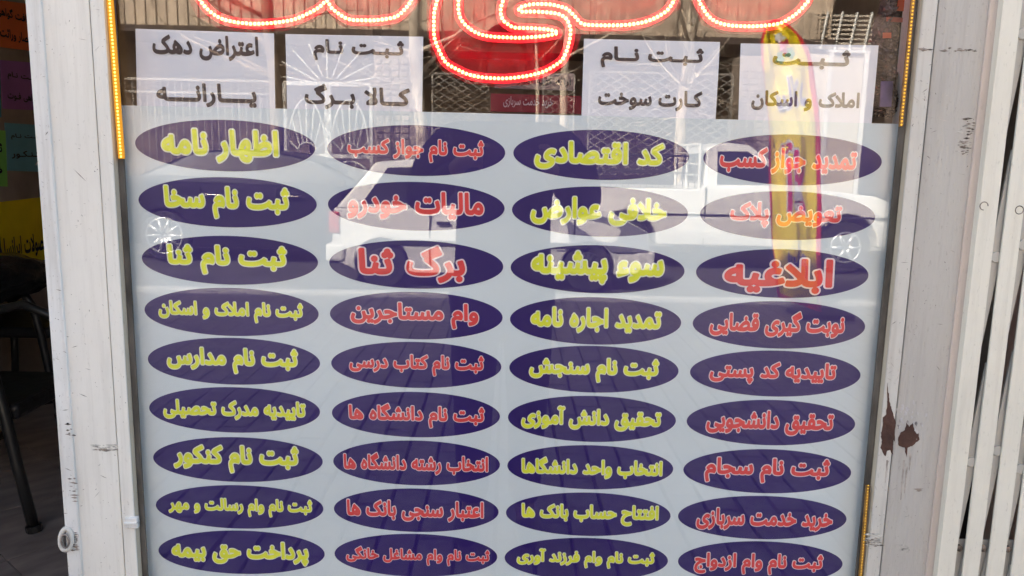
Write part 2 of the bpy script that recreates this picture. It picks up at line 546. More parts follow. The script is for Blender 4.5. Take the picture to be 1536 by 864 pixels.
# lock ring: a flat eye of steel welded to the post edge
c = W(101, 808, -.019)
f = MB()
ring = [(c.x - .001 + .0092 * math.cos(t) * 1.0, -.021 + .004 * math.sin(t), c.z + .017 * math.sin(t)) for t in [2 * math.pi * k / 20 for k in range(20)]]
f.tube(ring, .0042, 8, closed=True)
P(f.build('lock_ring', M['grey_edge'], post, smooth=True), post)
f = MB(); ring = [(c.x + .001 + .0062 * math.cos(t), -.0275, c.z + .0115 * math.sin(t)) for t in [2 * math.pi * k / 16 for k in range(16)]]
f.tube(ring, .0016, 6, closed=True); P(f.build('lock_ring_eye', M['scar'], post, smooth=True), post)

# --- the window: gaskets, pane, sill
win = thing('shop_window', 'large fixed shop window pane full of Persian notices and street reflections', 'window', ((xg0 + xg1) / 2, 0, 0.25))
f = MB(); f.box(xg0 - .01, xg1 + .002, 0.0, .006, .33, ZT - .12); P(f.build('glass_pane', M['glass'], win), win)
f = MB(); f.box(XB + .0025, WX(197, -.004), -.004, -.0005, .33, ZT - .12); P(f.build('gasket', M['gasket'], win, bevel=.001), win)
f = MB(); f.box(WX(1325, -.004), WX(1342, -.014) - .0025, -.004, -.0005, .33, ZT - .12); P(f.build('gasket', M['gasket'], win, bevel=.001), win)
f = MB(); f.box(xg0 - .002, xg1 + .01, -.05, .05, ZT - .12, ZT + .0); P(f.build('head_rail', M['white_paint'], win, bevel=.002), win)
f = MB(); f.box(xg0 - .002, xg1 + .01, -.05, .05, .24, .33); P(f.build('sill', M['white_paint'], win, bevel=.003), win)

# --- window post at the right
rp = thing('window_post', 'greyish weathered steel post with two brown peeled patches right of the window', 'post', (WX(1400, -.01), 0, 0))
XC = WX(1342, -.014)
f = MB(); f.add([(XC - .002, -.002, ZB), (XC - .002, -.002, ZT), (XC - .0004, -.0125, ZT), (XC - .0004, -.0125, ZB)], [(0, 1, 2, 3)])
P(f.build('bevelled_bead', M['bevel'], rp), rp)
f = MB(); zbox(f, 1342, 1363.5, -.014, .05); P(f.build('glazing_strip', M['grey_edge'], rp, bevel=.002), rp)
f = MB(); zbox(f, 1364.3, 1436, -.006, .05); P(f.build('face_plate', M['grey_paint'], rp, bevel=.001), rp)
f = MB(); zbox(f, 1436.8, 1449.5, -.009, .05); P(f.build('edge_strip', M['pink_paint'], rp, bevel=.001), rp)
def patch(par, pts, y, m, name='peeled_patch'):
    rj = random.Random(len(pts) * 7 + int(pts[0][0])); q = []
    for i in range(len(pts)):                    # ragged outline
        a, b = pts[i], pts[(i + 1) % len(pts)]; L = math.hypot(b[0] - a[0], b[1] - a[1]); m_n = max(1, int(L / 2.2))
        for k in range(m_n):
            t = k / m_n; q.append((a[0] + (b[0] - a[0]) * t + rj.uniform(-.5, .5) * (m_n > 1), a[1] + (b[1] - a[1]) * t + rj.uniform(-.6, .6) * (m_n > 1)))
    pts = q
    mb = MB(); vs = [W(a, b, y) for a, b in pts]; n = len(vs); c = sum(vs, Vector()) / n
    mb.add([Vector((v.x, y, v.z)) for v in vs] + [Vector((c.x, y - .0004, c.z))], [(i, (i + 1) % n, n) for i in range(n)])
    return P(mb.build(name, m, par), par)
M['rust'] = mat('brown_primer_under_paint', lin(78, 50, 42), 0.75, var=.18, scale=40, bump=.4, bscale=80)
M['ragged'] = paint('peeling_blue_white', (0.56, 0.54, 0.56), amount=1.0)
M['mark0'] = mat('dull_grey_flake', (0.40, 0.37, 0.37), 0.7, var=.3, scale=60)  # darker grey given to some of the paint flakes
M['stain'] = mat('faint_rust_stain', (0.47, 0.415, 0.38), 0.7, var=.2, scale=50)
patch(rp, [(1331, 574), (1334, 600), (1336, 608), (1341, 625), (1344, 632), (1342, 650), (1343, 664), (1340, 660), (1339, 683), (1335, 675), (1331, 676), (1328, 685), (1325, 680), (1321, 672), (1323, 660), (1321, 655), (1324, 640), (1324, 626), (1329, 622), (1331, 605)], -.0143, M['rust'])
patch(rp, [(1360, 634), (1364, 640), (1369, 634), (1372, 646), (1378, 650), (1379, 660), (1374, 664), (1370, 668), (1366, 670), (1361, 672), (1360, 687), (1357, 672), (1352, 670), (1348, 668), (1347, 658), (1351, 648), (1357, 645)], -.0064, M['rust'])
rr_ = random.Random(21)
for k in range(34):                          # torn flakes of lifted paint round the bare patches
    px, py = rr_.gauss(1362, 13), rr_.gauss(628, 13); a = rr_.uniform(0, 3.1); L = rr_.uniform(1, 3.2)
    patch(rp, [(px + L * math.cos(a + t) * rr_.uniform(.5, 1.2), py + 1.5 * L * math.sin(a + t) * rr_.uniform(.5, 1.2)) for t in (0, 1.2, 2.2, 3.4, 4.6)], -.0062 - .0001 * (k % 5), M['ragged'] if k % 4 else M['mark0'], 'paint_flake')
for px, py, L in ((1356, 690, 60), (1360, 700, 40), (1331, 690, 34), (1366, 680, 26)):
    patch(rp, [(px - 1.4, py), (px + 1.6, py), (px + .4 - L * .08, py + L), (px - .6 - L * .08, py + L)], -.0062 if px > 1340 else -.0142, M['stain'], 'rust_stain')
scar(rp, 1311, 810, -.0143, 24, 22, M['scar_pale'], 50, 8)
scar(rp, 1312, 812, -.0145, 20, 18, M['scar'], 16, 9)
scar(rp, 1388, 74, -.0143, 14, 4, M['scar'], 12, 14)
scar(rp, 1438, 75, -.0062, 52, 5, M['scar'], 22, 10)
scar(rp, 1452, 205, -.0062, 14, 52, M['scar'], 34, 11)
scar(rp, 1448, 208, -.0062, 18, 40, M['scar_pale'], 34, 12)
scar(rp, 1378, 735, -.0062, 5, 5, M['scar'], 8, 13)
scar(rp, 1356, 822, -.0062, 14, 14, M['scar_pale'], 14, 15)

def wear(par, px0, px1, y, n, seed, m, long_=1.0, name='fine_scratches'):
    rr = random.Random(seed); mb = MB()
    for k in range(n):
        c = W(rr.uniform(px0, px1), 432, y); c = Vector((c.x, y, rr.uniform(.3, 2.2)))
        big = rr.random() < .12; L = rr.uniform(.0006, .0022) * (3.2 * long_ if big else 1); a = rr.uniform(-.9, .9) if big else rr.uniform(0, 3.1); h = rr.uniform(.0002, .0007)
        u = Vector((math.cos(a), 0, math.sin(a))); v = Vector((-math.sin(a), 0, math.cos(a)))
        mb.add([c - u * L, c - v * h + u * L * rr.uniform(-.5, .5), c + u * L, c + v * h * rr.uniform(.3, 1.3)], [(0, 1, 2, 3)])
    return P(tag(mb.build(name, m, par), kind='stuff'), par)
M['mark'] = mat('grey_brown_mark', (0.50, 0.46, 0.43), 0.6, var=.4, scale=60)
M['mark2'] = mat('dark_pin_hole', (0.24, 0.21, 0.19), 0.7, var=.4, scale=60)
wear(post, 71, 91, -.0173, 130, 1, M['mark'], 1.5); wear(post, 94, 159, -.0123, 150, 2, M['mark'], 1.6); wear(post, 162, 180, -.0143, 60, 3, M['mark'])
wear(post, 94, 159, -.0124, 10, 7, M['mark2'])
wear(rp, 1343, 1362, -.0143, 120, 4, M['mark']); wear(rp, 1366, 1434, -.0063, 240, 5, M['mark']); wear(rp, 1366, 1434, -.00635, 60, 6, M['mark2']); wear(rp, 1343, 1362, -.01435, 40, 8, M['mark2'])
# --- folding gate at the far right
gate = thing('folding_gate', 'cream painted folding steel gate drawn together at the right edge', 'gate', (WX(1500, -.06), -.06, 0))
yf = -.023
f = MB(); f.box(WX(1449.8, -.009), WX(1455, -.021), -.021, .03, ZB, ZT); P(f.build('side_channel', M['cream_paint'], gate, bevel=.001), gate)
slats = [(1455.5, 1483), (1495.5, 1521.5), (1534, 1561), (1573, 1600), (1612, 1639), (1651, 1678)]
for i, (a, b) in enumerate(slats):
    f = MB(); x0, x1 = WX(a, yf), WX(b, yf)
    f.box(x0, x1, yf, yf + .004, .03, ZT - .1)
    P(f.build('slat', M['cream_paint'], gate, bevel=.001), gate)
for i in range(len(slats) - 1):
    xm = (WX(slats[i][1], yf) + WX(slats[i + 1][0], yf)) / 2
    z = 2.62
    for k in range(9):
        zc = z - k * .335 - (.02, .0, .03, .01, .02)[i] + .02
        if zc < .5: continue
        for sgn, yb in ((1, yf + .009),):
            off = .002 if sgn > 0 else .030          # the second set of links crosses behind the slats
            f = MB(); T = Matrix.Translation((xm + off, yb, zc)) @ Matrix.Rotation(R(5.6) * sgn, 4, 'Y')
            f.box(-.0095, .0095, -.0025, .0025, -.165, .165, M4=T)
            P(f.build('brace', M['cream_dull'], gate, bevel=.001), gate)
        f = MB(); f.tube([(xm + .002, yf + .0035, zc), (xm + .002, yf + .008, zc)], .0085, 14); P(f.build('pivot', M['cream_dull'], gate, bevel=.001), gate)
    zc = W(1440, 826, yf).z; f = MB(); f.box(xm - .009, xm + .015, yf + .012, yf + .016, .05, zc + .014); P(f.build('lower_link', M['cream_dull'], gate, bevel=.002), gate)
    f = MB(); f.tube([(xm + .001, yf + .006, zc), (xm + .001, yf + .013, zc)], .0055, 12); P(f.build('bolt_head', M['scar'], gate, bevel=.001), gate)
for i, (px, py) in enumerate(((1476, 309), (1529, 315))):
    c = W(px, py, yf); f = MB()
    ring = [(c.x + .0062 * math.cos(t), yf, c.z + .0062 * math.sin(t)) for t in [2 * math.pi * k / 16 * (0.8 if i == 0 else 1) for k in range(16)]]
    f.tube(ring, .0008, 5, closed=i > 0); P(f.build('rivet', M['scar'], gate, smooth=True), gate)

# --- printed sheet with ovals
def SP(px, py, y=YS): return W(px, py, y)
sheet = MB()
pts = [SP(182, 158), SP(500, 164.5), SP(900, 174), SP(1350, 186), SP(1337, 300), SP(1317, 500), SP(1284, 864), SP(1262, 1100), SP(238, 1090), SP(221, 864), SP(199, 470)]
n = len(pts)
sheet.add([(v.x, YS, v.z) for v in pts] + [(v.x, YS + .0006, v.z) for v in pts], [tuple(range(n)), tuple(reversed(range(n, 2 * n)))] + [(i, (i + 1) % n, n + (i + 1) % n, n + i) for i in range(n)])
poster = sheet.build('service_poster', M['vinyl'])
tag(poster, 'big pale vinyl sheet with four columns of navy ovals filling the lower window', 'poster')

OV = [
 [('اظهار نامه', 241, 420, 193, 245, 'y', 203, 473, 180, 257), ('ثبت نام جواز کسب', 519, 728, 208, 244, 'r', 491, 758, 188, 264), ('کد اقتصادی', 800, 998, 212, 256, 'y', 770, 1034, 195, 270), ('تمدید جواز کسب', 1077, 1287, 221, 262, 'r', 1055, 1323, 202, 278)],
 [('ثبت نام سخا', 245, 436, 279, 329, 'y', 208, 475, 266, 341), ('مالیات خودرو', 519, 728, 286, 331, 'r', 492, 757, 273, 346), ('خلافی عوارض', 794, 1002, 295, 339, 'y', 768, 1032, 280, 355), ('تعویض پلاک', 1093, 1264, 303, 343, 'r', 1050, 1313, 287, 360)],
 [('ثبت نام ثنا', 250, 432, 367, 413, 'y', 213, 477, 354, 427), ('برگ ثنا', 536, 700, 367, 425, 'r', 494, 755, 361, 433), ('سوء پیشینه', 795, 998, 376, 427, 'y', 766, 1027, 368, 440), ('ابلاغیه', 1084, 1251, 386, 441, 'r', 1044, 1303, 374, 447)],
 [('ثبت نام املاک و اسکان', 236, 457, 452, 484, 'y', 217, 478, 432, 504), ('وام مستاجرین', 524, 720, 453, 493, 'r', 495, 754, 438, 509), ('تمدید اجاره نامه', 794, 994, 461, 500, 'y', 765, 1022, 446, 517), ('نوبت گیری قضایی', 1062, 1269, 466, 506, 'r', 1039, 1298, 452, 523)],
 [('ثبت نام مدارس', 249, 449, 521, 561, 'y', 222, 480, 507, 577), ('ثبت نام کتاب درسی', 522, 728, 531, 564, 'r', 497, 752, 513, 582), ('ثبت نام سنجش', 792, 990, 536, 574, 'y', 764, 1018, 519, 589), ('تاییدیه کد پستی', 1062, 1256, 542, 577, 'r', 1035, 1291, 526, 595)],
 [('تاییدیه مدرک تحصیلی', 243, 461, 600, 630, 'y', 224, 480, 581, 649), ('ثبت نام دانشگاه ها', 521, 729, 605, 642, 'r', 498, 750, 588, 656), ('تحقیق دانش آموزی', 780, 994, 609, 646, 'y', 762, 1014, 594, 663), ('تحقیق دانشجویی', 1057, 1252, 615, 653, 'r', 1030, 1283, 600, 668)],
 [('ثبت نام کنکور', 259, 450, 667, 710, 'y', 230, 484, 656, 723), ('انتخاب رشته دانشگاه ها', 513, 735, 679, 712, 'r', 500, 750, 661, 728), ('انتخاب واحد دانشگاها', 780, 996, 686, 718, 'y', 761, 1010, 668, 734), ('ثبت نام سجام', 1055, 1246, 686, 725, 'r', 1025, 1277, 674, 740)],
 [('ثبت نام وام رسالت و مهر', 251, 471, 747, 775, 'y', 234, 485, 728, 793), ('اعتبار سنجی بانک ها', 518, 728, 750, 782, 'r', 501, 748, 733, 798), ('افتتاح حساب بانک ها', 780, 990, 756, 788, 'y', 759, 1006, 739, 804), ('خرید خدمت سربازی', 1042, 1251, 762, 796, 'r', 1017, 1270, 744, 809)],
 [('پرداخت حق بیمه', 256, 465, 811, 847, 'y', 238, 487, 796, 861), ('ثبت نام وام مشاغل خانگی', 517, 737, 820, 848, 'r', 502, 746, 801, 865), ('ثبت نام وام فرزند آوری', 773, 984, 823, 852, 'y', 757, 1002, 807, 871), ('ثبت نام وام ازدواج', 1039, 1236, 829, 862, 'r', 1017, 1264, 812, 876)]]
SLOPE = 0.0045                                # the sheet hangs a touch lower at its right

def on_plane(y, cx):
    return lambda u, v, lift: (u, y - lift, v - SLOPE * (u - cx))

for row in OV:
    for (txt, x0, x1, t0, t1, c, ox0, ox1, oy0, oy1) in row:
        cx, cy = (ox0 + ox1) / 2, (oy0 + oy1) / 2
        C_ = SP(cx, cy, YS - .0006)
        rx = (SP(ox1, cy).x - SP(ox0, cy).x) / 2; rz = (SP(cx, oy0).z - SP(cx, oy1).z) / 2
        mb = MB(); vs = [(C_.x + rx * math.cos(t), YS - .0006, C_.z + rz * math.sin(t) - SLOPE * rx * math.cos(t)) for t in [2 * math.pi * k / 72 for k in range(72)]]
        mb.add(vs, [tuple(range(72))])
        ov = mb.build('oval', M['navy'], poster)
        tcx, tcy = (x0 + x1) / 2, (t0 + t1) / 2
        T = SP(tcx, tcy); hw = (SP(x1, tcy).x - SP(x0, tcy).x) / 2 * .975; hh = (SP(tcx, t0).z - SP(tcx, t1).z) / 2 * .95
        g = .044
        rect = (T.x - hw, T.x + hw, T.z - hh, T.z + hh)
        fn = on_plane(YS - .0010, T.x)
        nib = (.038, .052)
        letter_obj('lettering_outline', txt, rect, M['pale_y'] if c == 'y' else M['pale_r'], ov, nib=nib, grow=g, fn=fn)
        letter_obj('lettering', txt, rect, M['yellow_ink'] if c == 'y' else M['red_ink'], ov, nib=nib, fn=fn, lift=.0005)

# --- four paper notices above the sheet
YP = .018
PAPERS = [
 ([(203, 43), (411, 50), (413, 172), (206, 168)], [('اعتراض دهک', 229, 388, 53, 91), ('یــــارانــــه', 235, 385, 125, 161)], 'white paper notice with two printed lines, beside the yellow light strip at the left'),
 ([(428, 51), (635, 55), (633, 178), (431, 176)], [('ثـبـت نـام', 470, 606, 60, 92), ('کــالا بــرگ', 457, 615, 127, 165)], 'white paper notice under the two low loops of the red light sign'),
 ([(876, 58), (1080, 63), (1073, 186), (872, 182)], [('ثـبـت نــام', 901, 1055, 71, 103), ('کـارت سوخت', 897, 1053, 135, 166)], 'white paper notice right of the big red glowing letter'),
 ([(1111, 65), (1318, 68), (1307, 192), (1107, 188)], [('ثــبــت', 1159, 1275, 74, 104), ('املاک و اسکان', 1127, 1289, 137, 167)], 'white paper notice crossed by the yellow flag reflection, beside the hanging bags')]
for corners, lines, lab in PAPERS:
    mb = MB(); q = [W(a, b, YP) for a, b in corners]; vs = []; N = 8
    for j in range(N + 1):
        for i in range(N + 1):
            s_, t_ = i / N, j / N
            p = (q[0] * (1 - s_) + q[1] * s_) * (1 - t_) + (q[3] * (1 - s_) + q[2] * s_) * t_
            vs.append((p.x, YP + .0004 * math.sin(3 * s_ + 5 * t_), p.z))
    mb.add(vs, [(j * (N + 1) + i, j * (N + 1) + i + 1, (j + 1) * (N + 1) + i + 1, (j + 1) * (N + 1) + i) for j in range(N) for i in range(N)])
    po = mb.build('paper_notice', M['paper'], smooth=True)
    tag(po, lab, 'notice', 'white paper notices along the top of the window')
    for txt, x0, x1, t0, t1 in lines:
        tcx, tcy = (x0 + x1) / 2, (t0 + t1) / 2
        T = W(tcx, tcy, YP); hw = (W(x1, tcy, YP).x - W(x0, tcy, YP).x) / 2; hh = (W(tcx, t0, YP).z - W(tcx, t1, YP).z) / 2
        letter_obj('lettering', txt, (T.x - hw, T.x + hw, T.z - hh, T.z + hh), M['black_ink'], po, nib=(.034, .050), fn=on_plane(YP - .0008, T.x))

# --- LED light sign
sign = thing('led_light_sign', 'red LED light sign in Persian letters hanging across the top of the window', 'light sign', (W(760, 60, .03).x, .03, W(760, 60, .03).z))
YL = .030
CURVES = {
 'left': [(268, -86), (275, -50), (288, -20), (301, 0), (311, 13), (325, 24), (338, 30), (356, 34), (375, 36), (395, 36), (419, 34), (444, 29), (461, 22), (479, 12), (491, 2), (498, 12.5), (513, 24), (526, 30), (541, 31), (562, 31), (580, 29), (596, 25), (609, 13), (617, 1), (622, -20), (624, -60)],
 'ye': [(660, -70), (657, -35), (656, 0), (652, 16), (651, 36), (652, 57), (659, 76), (669, 94), (685, 104), (703, 112), (721, 116), (747, 118), (771, 117), (799, 112.5), (817, 107), (830, 100), (843, 90), (851, 73), (855, 55), (855, 42), (850, 30), (841, 23), (828, 20), (802, 18), (783, 18), (778, 14), (785, 10), (799, 7), (822, 7), (838, 10), (850, 14), (860, 23), (867, 31), (875, 37), (895, 38.5), (927, 38.5), (947, 37), (968, 33), (987, 25), (1000, 16), (1010, 1), (1016, -20), (1018, -70)],
 'ye_inner': [(690, -70), (689, -30), (688, 0), (688, 16), (692, 30), (703, 42), (718, 51), (739, 55.5), (771, 57), (786, 57), (812, 55), (830, 52), (836, 49), (822, 45), (799, 43), (773, 42), (762, 37), (755, 31), (751, 21), (752, 10), (755, 0), (762, -25), (770, -60)],
 'right': [(1040, -70), (1044, -25), (1048, 1), (1053, 12), (1062, 25), (1075, 34), (1093, 38.5), (1117, 40), (1140, 39.5), (1167, 36), (1185, 27), (1198, 17), (1206, 8), (1212, 0), (1220, -20), (1224, -60)]}

def catmull(p, step=.0012):
    out = []
    for i in range(len(p) - 1):
        p0 = p[max(i - 1, 0)]; p1 = p[i]; p2 = p[i + 1]; p3 = p[min(i + 2, len(p) - 1)]
        for k in range(12):
            t = k / 12
            out.append(.5 * ((2 * p1) + (p2 - p0) * t + (2 * p0 - 5 * p1 + 4 * p2 - p3) * t * t + (3 * p1 - p0 - 3 * p2 + p3) * t ** 3))
    out.append(p[-1]); return out

def beads(mb, path, pitch, r, flat=1.0, n=6):
    d = 0; nxt_ = 0
    for a, b in zip(path[:-1], path[1:]):
        L = (b - a).length
        while nxt_ <= d + L:
            c = a + (b - a) * ((nxt_ - d) / max(L, 1e-9)); nxt_ += pitch
            vs = [c + Vector((0, -r * flat, 0))]; rings = 2
            for q in range(rings):
                e = math.pi / 2 * (q + 1) / rings
                for k in range(n + 2):
                    an = 2 * math.pi * k / (n + 2)
                    vs.append(c + Vector((r * math.sin(e) * math.cos(an), -r * flat * math.cos(e), r * math.sin(e) * math.sin(an))))
            m_ = n + 2
            fs = [(0, 1 + k, 1 + (k + 1) % m_) for k in range(m_)] + [(1 + k, 1 + m_ + k, 1 + m_ + (k + 1) % m_, 1 + (k + 1) % m_) for k in range(m_)]
            mb.add(vs, fs)
        d += L
for k, pp in CURVES.items():
    path = catmull([W(a, b, YL) for a, b in pp])
    mb = MB(); beads(mb, [p + Vector((0, -.004, 0)) for p in path], .0063, .0027)
    P(tag(mb.build('led_dots', M['led_red'], sign, smooth=True), kind='stuff'), sign)
    mb = MB()                                  # flat glowing ribbon behind the dots, added for their red halo
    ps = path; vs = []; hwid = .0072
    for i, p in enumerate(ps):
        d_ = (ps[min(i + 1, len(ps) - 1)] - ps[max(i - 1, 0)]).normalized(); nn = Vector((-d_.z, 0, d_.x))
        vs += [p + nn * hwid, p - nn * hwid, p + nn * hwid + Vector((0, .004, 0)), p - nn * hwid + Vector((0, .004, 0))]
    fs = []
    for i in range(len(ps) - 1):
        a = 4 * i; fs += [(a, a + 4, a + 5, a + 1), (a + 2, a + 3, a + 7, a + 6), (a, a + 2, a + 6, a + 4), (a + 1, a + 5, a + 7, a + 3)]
    mb.add(vs, fs); P(mb.build('halo_ribbon', M['led_halo'], sign), sign)
# acrylic backing, coloured red and cut past the letters to hold the LED halo
for pp in ([(262, -90), (262, -40), (296, 25), (330, 44), (380, 49), (430, 46), (470, 32), (491, 20), (510, 38), (540, 44), (585, 42), (612, 28), (632, 0), (636, -60), (636, -90)],
           [(640, -90), (640, 40), (646, 80), (664, 106), (700, 125), (750, 131), (805, 125), (845, 104), (866, 72), (872, 52), (900, 51), (950, 50), (990, 38), (1020, 12), (1028, -60), (1028, -90)],
           [(1032, -90), (1036, 0), (1052, 36), (1080, 50), (1120, 53), (1165, 50), (1195, 36), (1216, 12), (1232, -50), (1232, -90)]):
    mb = MB(); vs = [W(a, b, YL + .010) for a, b in pp]; n = len(vs)
    mb.add([(v.x, YL + .010, v.z) for v in vs], [tuple(range(n))])
    P(mb.build('halo_backing', M['film'], sign), sign)
for px in (330, 560, 700, 960, 1150):
    a = W(px, -60, YL + .012); f = MB(); f.tube([(a.x, YL + .012, a.z), (a.x, YL + .012, ZT - .12)], .0008, 5)
    P(f.build('hanging_wire', M['black'], sign), sign)

# --- yellow light strips along the pane edges
def strip(name, lab, segs, lit, yp=-.009):
    t = thing(name, lab, 'light strip', (W(*segs[0][0], -.0)[0], 0, W(*segs[0][0], 0).z))
    for k, (a, b, w_, l_) in enumerate(segs):
        A = W(*a, yp); B = W(*b, yp); A.y = B.y = yp + .0032
        d_ = (B - A).normalized(); nn = Vector((-d_.z, 0, d_.x)) * (w_ * .00105 / 2); th = Vector((0, -.004, 0))
        mb = MB(); mb.add([A + nn, A - nn, B - nn, B + nn, A + nn + th, A - nn + th, B - nn + th, B + nn + th], [(0, 3, 2, 1), (4, 5, 6, 7), (0, 1, 5, 4), (1, 2, 6, 5), (2, 3, 7, 6), (3, 0, 4, 7)])
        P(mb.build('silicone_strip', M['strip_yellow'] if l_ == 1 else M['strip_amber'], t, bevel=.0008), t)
        mb = MB(); beads(mb, [A + th, B + th], .0052, .0016 if l_ else .0012, .9)
        P(tag(mb.build('led_dots', M['led_yellow'] if l_ == 1 else M['led_mid'] if l_ else M['led_dim'], t, smooth=True), kind='stuff'), t)
    return t
M['led_mid'] = emit('amber_led', (1.0, 0.5, 0.04), 0.20)
M['led_dim'] = emit('dim_amber_led', (1.0, 0.55, 0.06), 0.16)
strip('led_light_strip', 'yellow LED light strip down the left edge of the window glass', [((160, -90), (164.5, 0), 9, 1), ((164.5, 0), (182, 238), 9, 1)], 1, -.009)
strip('led_light_strip', 'amber LED light strip down the right edge of the window glass', [((1379, -90), (1370, 0), 6, 2), ((1370, 0), (1351.5, 190), 6, 2), ((1302, 728), (1291, 864), 6, 0), ((1291, 864), (1268, 1150), 6, 0)], 0)

# ================================================================== INSIDE THE SHOP
def struct(name, mb, m, **k): return tag(mb.build(name, m, **k), kind='structure')
XL, XR, YB = -2.95, 2.2, 4.4
f = MB(); f.box(XL - .1, XL, .08, YB, -.1, 2.9); struct('side_wall', f, M['dark_wall'])
f = MB(); f.box(XR, XR + .1, .08, YB, -.1, 2.9); struct('side_wall', f, M['dark_wall'])
f = MB(); f.box(XL - .1, XR + .1, YB, YB + .1, -.1, 2.9); struct('back_wall', f, M['dark_wall'])
M['ceil'] = mat('dull_ceiling', (0.6, 0.55, 0.5), .9)
f = MB(); f.box(XL - .1, XR + .1, .08, YB + .1, 2.9, 3.0); struct('ceiling', f, M['ceil'])
f = MB(); f.box(XL, XR, -.02, YB, -.06, -.012); fl = struct('shop_floor', f, M['grout'])
tm = MB(); S_ = .44; tm.box(-S_ / 2 + .002, S_ / 2 - .002, -S_ / 2 + .002, S_ / 2 - .002, -.012, 0); tm = tm.mesh('floor_tile'); tm.materials.append(M['tile'])
ca, sa = math.cos(R(49)), math.sin(R(49))
for i in range(-12, 13):
    for j in range(-12, 13):
        u, v = i * S_ - .10, j * S_ + .13
        x = -1.9 + u * ca - v * sa; y = 1.93 + u * sa + v * ca
        if XL + .3 < x < -.6 and .34 < y < YB - .3:
            o = link('floor_tile', tm, None, fl, (x, y, 0)); o.rotation_euler.z = R(49)
            for e in ():
                pass
# posters on the left wall
def wallpt(px, py):
    r = ray(px, py); t = (XL + .01 - CAM.x) / r.x; return CAM + r * t
def wall_notice(name, quad, col, lab, lines, cat='notice', ink='ink_dark'):
    q = [wallpt(*p) for p in quad]
    mb = MB(); k = [(XL + .008, p.y, p.z) for p in q]
    mb.add(k + [(XL + .004, p.y, p.z) for p in q], [(0, 1, 2, 3), (4, 7, 6, 5), (0, 4, 5, 1), (1, 5, 6, 2), (2, 6, 7, 3), (3, 7, 4, 0)])
    o = mb.build(name, mat(name + '_stock', lin(*col), .7, var=.05, scale=5)); tag(o, lab, cat, 'coloured notices on the inner side wall' if cat == 'notice' else None)
    for txt, x0, x1, y0, y1 in lines:
        a = wallpt(x0, (y0 + y1) / 2); b = wallpt(x1, (y0 + y1) / 2); c = wallpt((x0 + x1) / 2, y0); d = wallpt((x0 + x1) / 2, y1)
        letter_obj('lettering', txt, (a.y, b.y, d.z, c.z), M[ink], o, nib=(.022, .034), fn=lambda u, v, l: (XL + .012 + l, u, v))
M['ink_dark'] = mat('dark_ink', (.012, .01, .012), .6)
M['ink_red'] = mat('dark_red_ink', (0.16, .02, .02), .6)
wall_notice('orange_notice', [(-20, -2), (60, 8), (60, 78), (-20, 68)], (240, 124, 70), 'orange notice high on the inner wall seen through the open doorway', [('دریافت گواهی', -6, 50, 15, 32), ('انحصار وراثت', 0, 52, 47, 64)])
wall_notice('purple_notice', [(1, 90), (62, 95), (66, 166), (5, 163)], (170, 112, 180), 'purple notice below the orange one on the inner wall', [('ثـبـت نـام', 11, 56, 110, 122), ('گواهی فـوت', 11, 56, 138, 153)])
wall_notice('teal_notice', [(8, 184), (66, 188), (68, 258), (12, 256)], (112, 168, 184), 'teal notice below the purple one on the inner wall', [('ثـبـت نـام', 16, 62, 201, 210), ('کـنـکـور', 17, 60, 226, 238)])
wall_notice('blue_notice', [(-60, 88), (0, 92), (3, 176), (-56, 176)], (80, 140, 170), 'light blue notice cut by the left edge of the view', [])
wall_notice('green_notice', [(-50, 192), (9, 196), (12, 280), (-48, 276)], (138, 208, 105), 'green notice with a cut off line at the left edge', [('ثبت نام', -44, 3, 214, 235), ('فوق', -30, 3, 250, 264)])
wall_notice('yellow_banner', [(-160, 322), (70, 295), (85, 392), (-150, 430)], (240, 208, 12), 'yellow printed banner on the inner wall above the black chairs', [('محصولات ایرانسل', 0, 76, 352, 388)], cat='banner')

# chairs
def make_chair(lab, loc, rz):
    t = thing('waiting_chair', lab, 'chair', loc, rz, 'black tube chairs along the inner wall')
    T = .020
    for s_ in (-1, 1):
        x = s_ * .26
        MB().tube([(x, .29, .02), (x, .25, .25), (x, .22, .45), (x, .19, .60), (x, .12, .71), (x, .0, .76), (x, -.12, .73), (x, -.22, .62), (x, -.235, .45)], T, 10).build('arm_frame', M['black'], t, smooth=True)
        MB().tube([(x, -.235, .45), (x, -.26, .02)], T, 10).build('leg', M['black'], t, smooth=True)
        MB().tube([(x, .293, 0), (x, .29, .025)], T * 1.4, 10).build('foot_cap', M['black'], t)
        MB().tube([(x, -.26, 0), (x, -.26, .025)], T * 1.4, 10).build('foot_cap', M['black'], t)
    MB().box(-.235, .235, -.24, .25, .42, .48).build('seat', M['seat_black'], t, bevel=.02, seg=3)
    MB().box(-.23, .23, -.30, -.25, .52, .92).build('backrest', M['seat_black'], t, bevel=.02, seg=3)
    MB().tube([(-.26, -.235, .45), (-.25, -.27, .7), (-.22, -.29, .94), (.22, -.29, .94), (.25, -.27, .7), (.26, -.235, .45)], T, 10).build('back_frame', M['black'], t, smooth=True)
    return t
make_chair('black tube chair with arms whose leg stands nearest the doorway', (-2.035, 1.82, 0), R(-90))
make_chair('black tube chair behind the nearest one, a black bag on its back', (-2.64, 3.1, 0), R(-90))
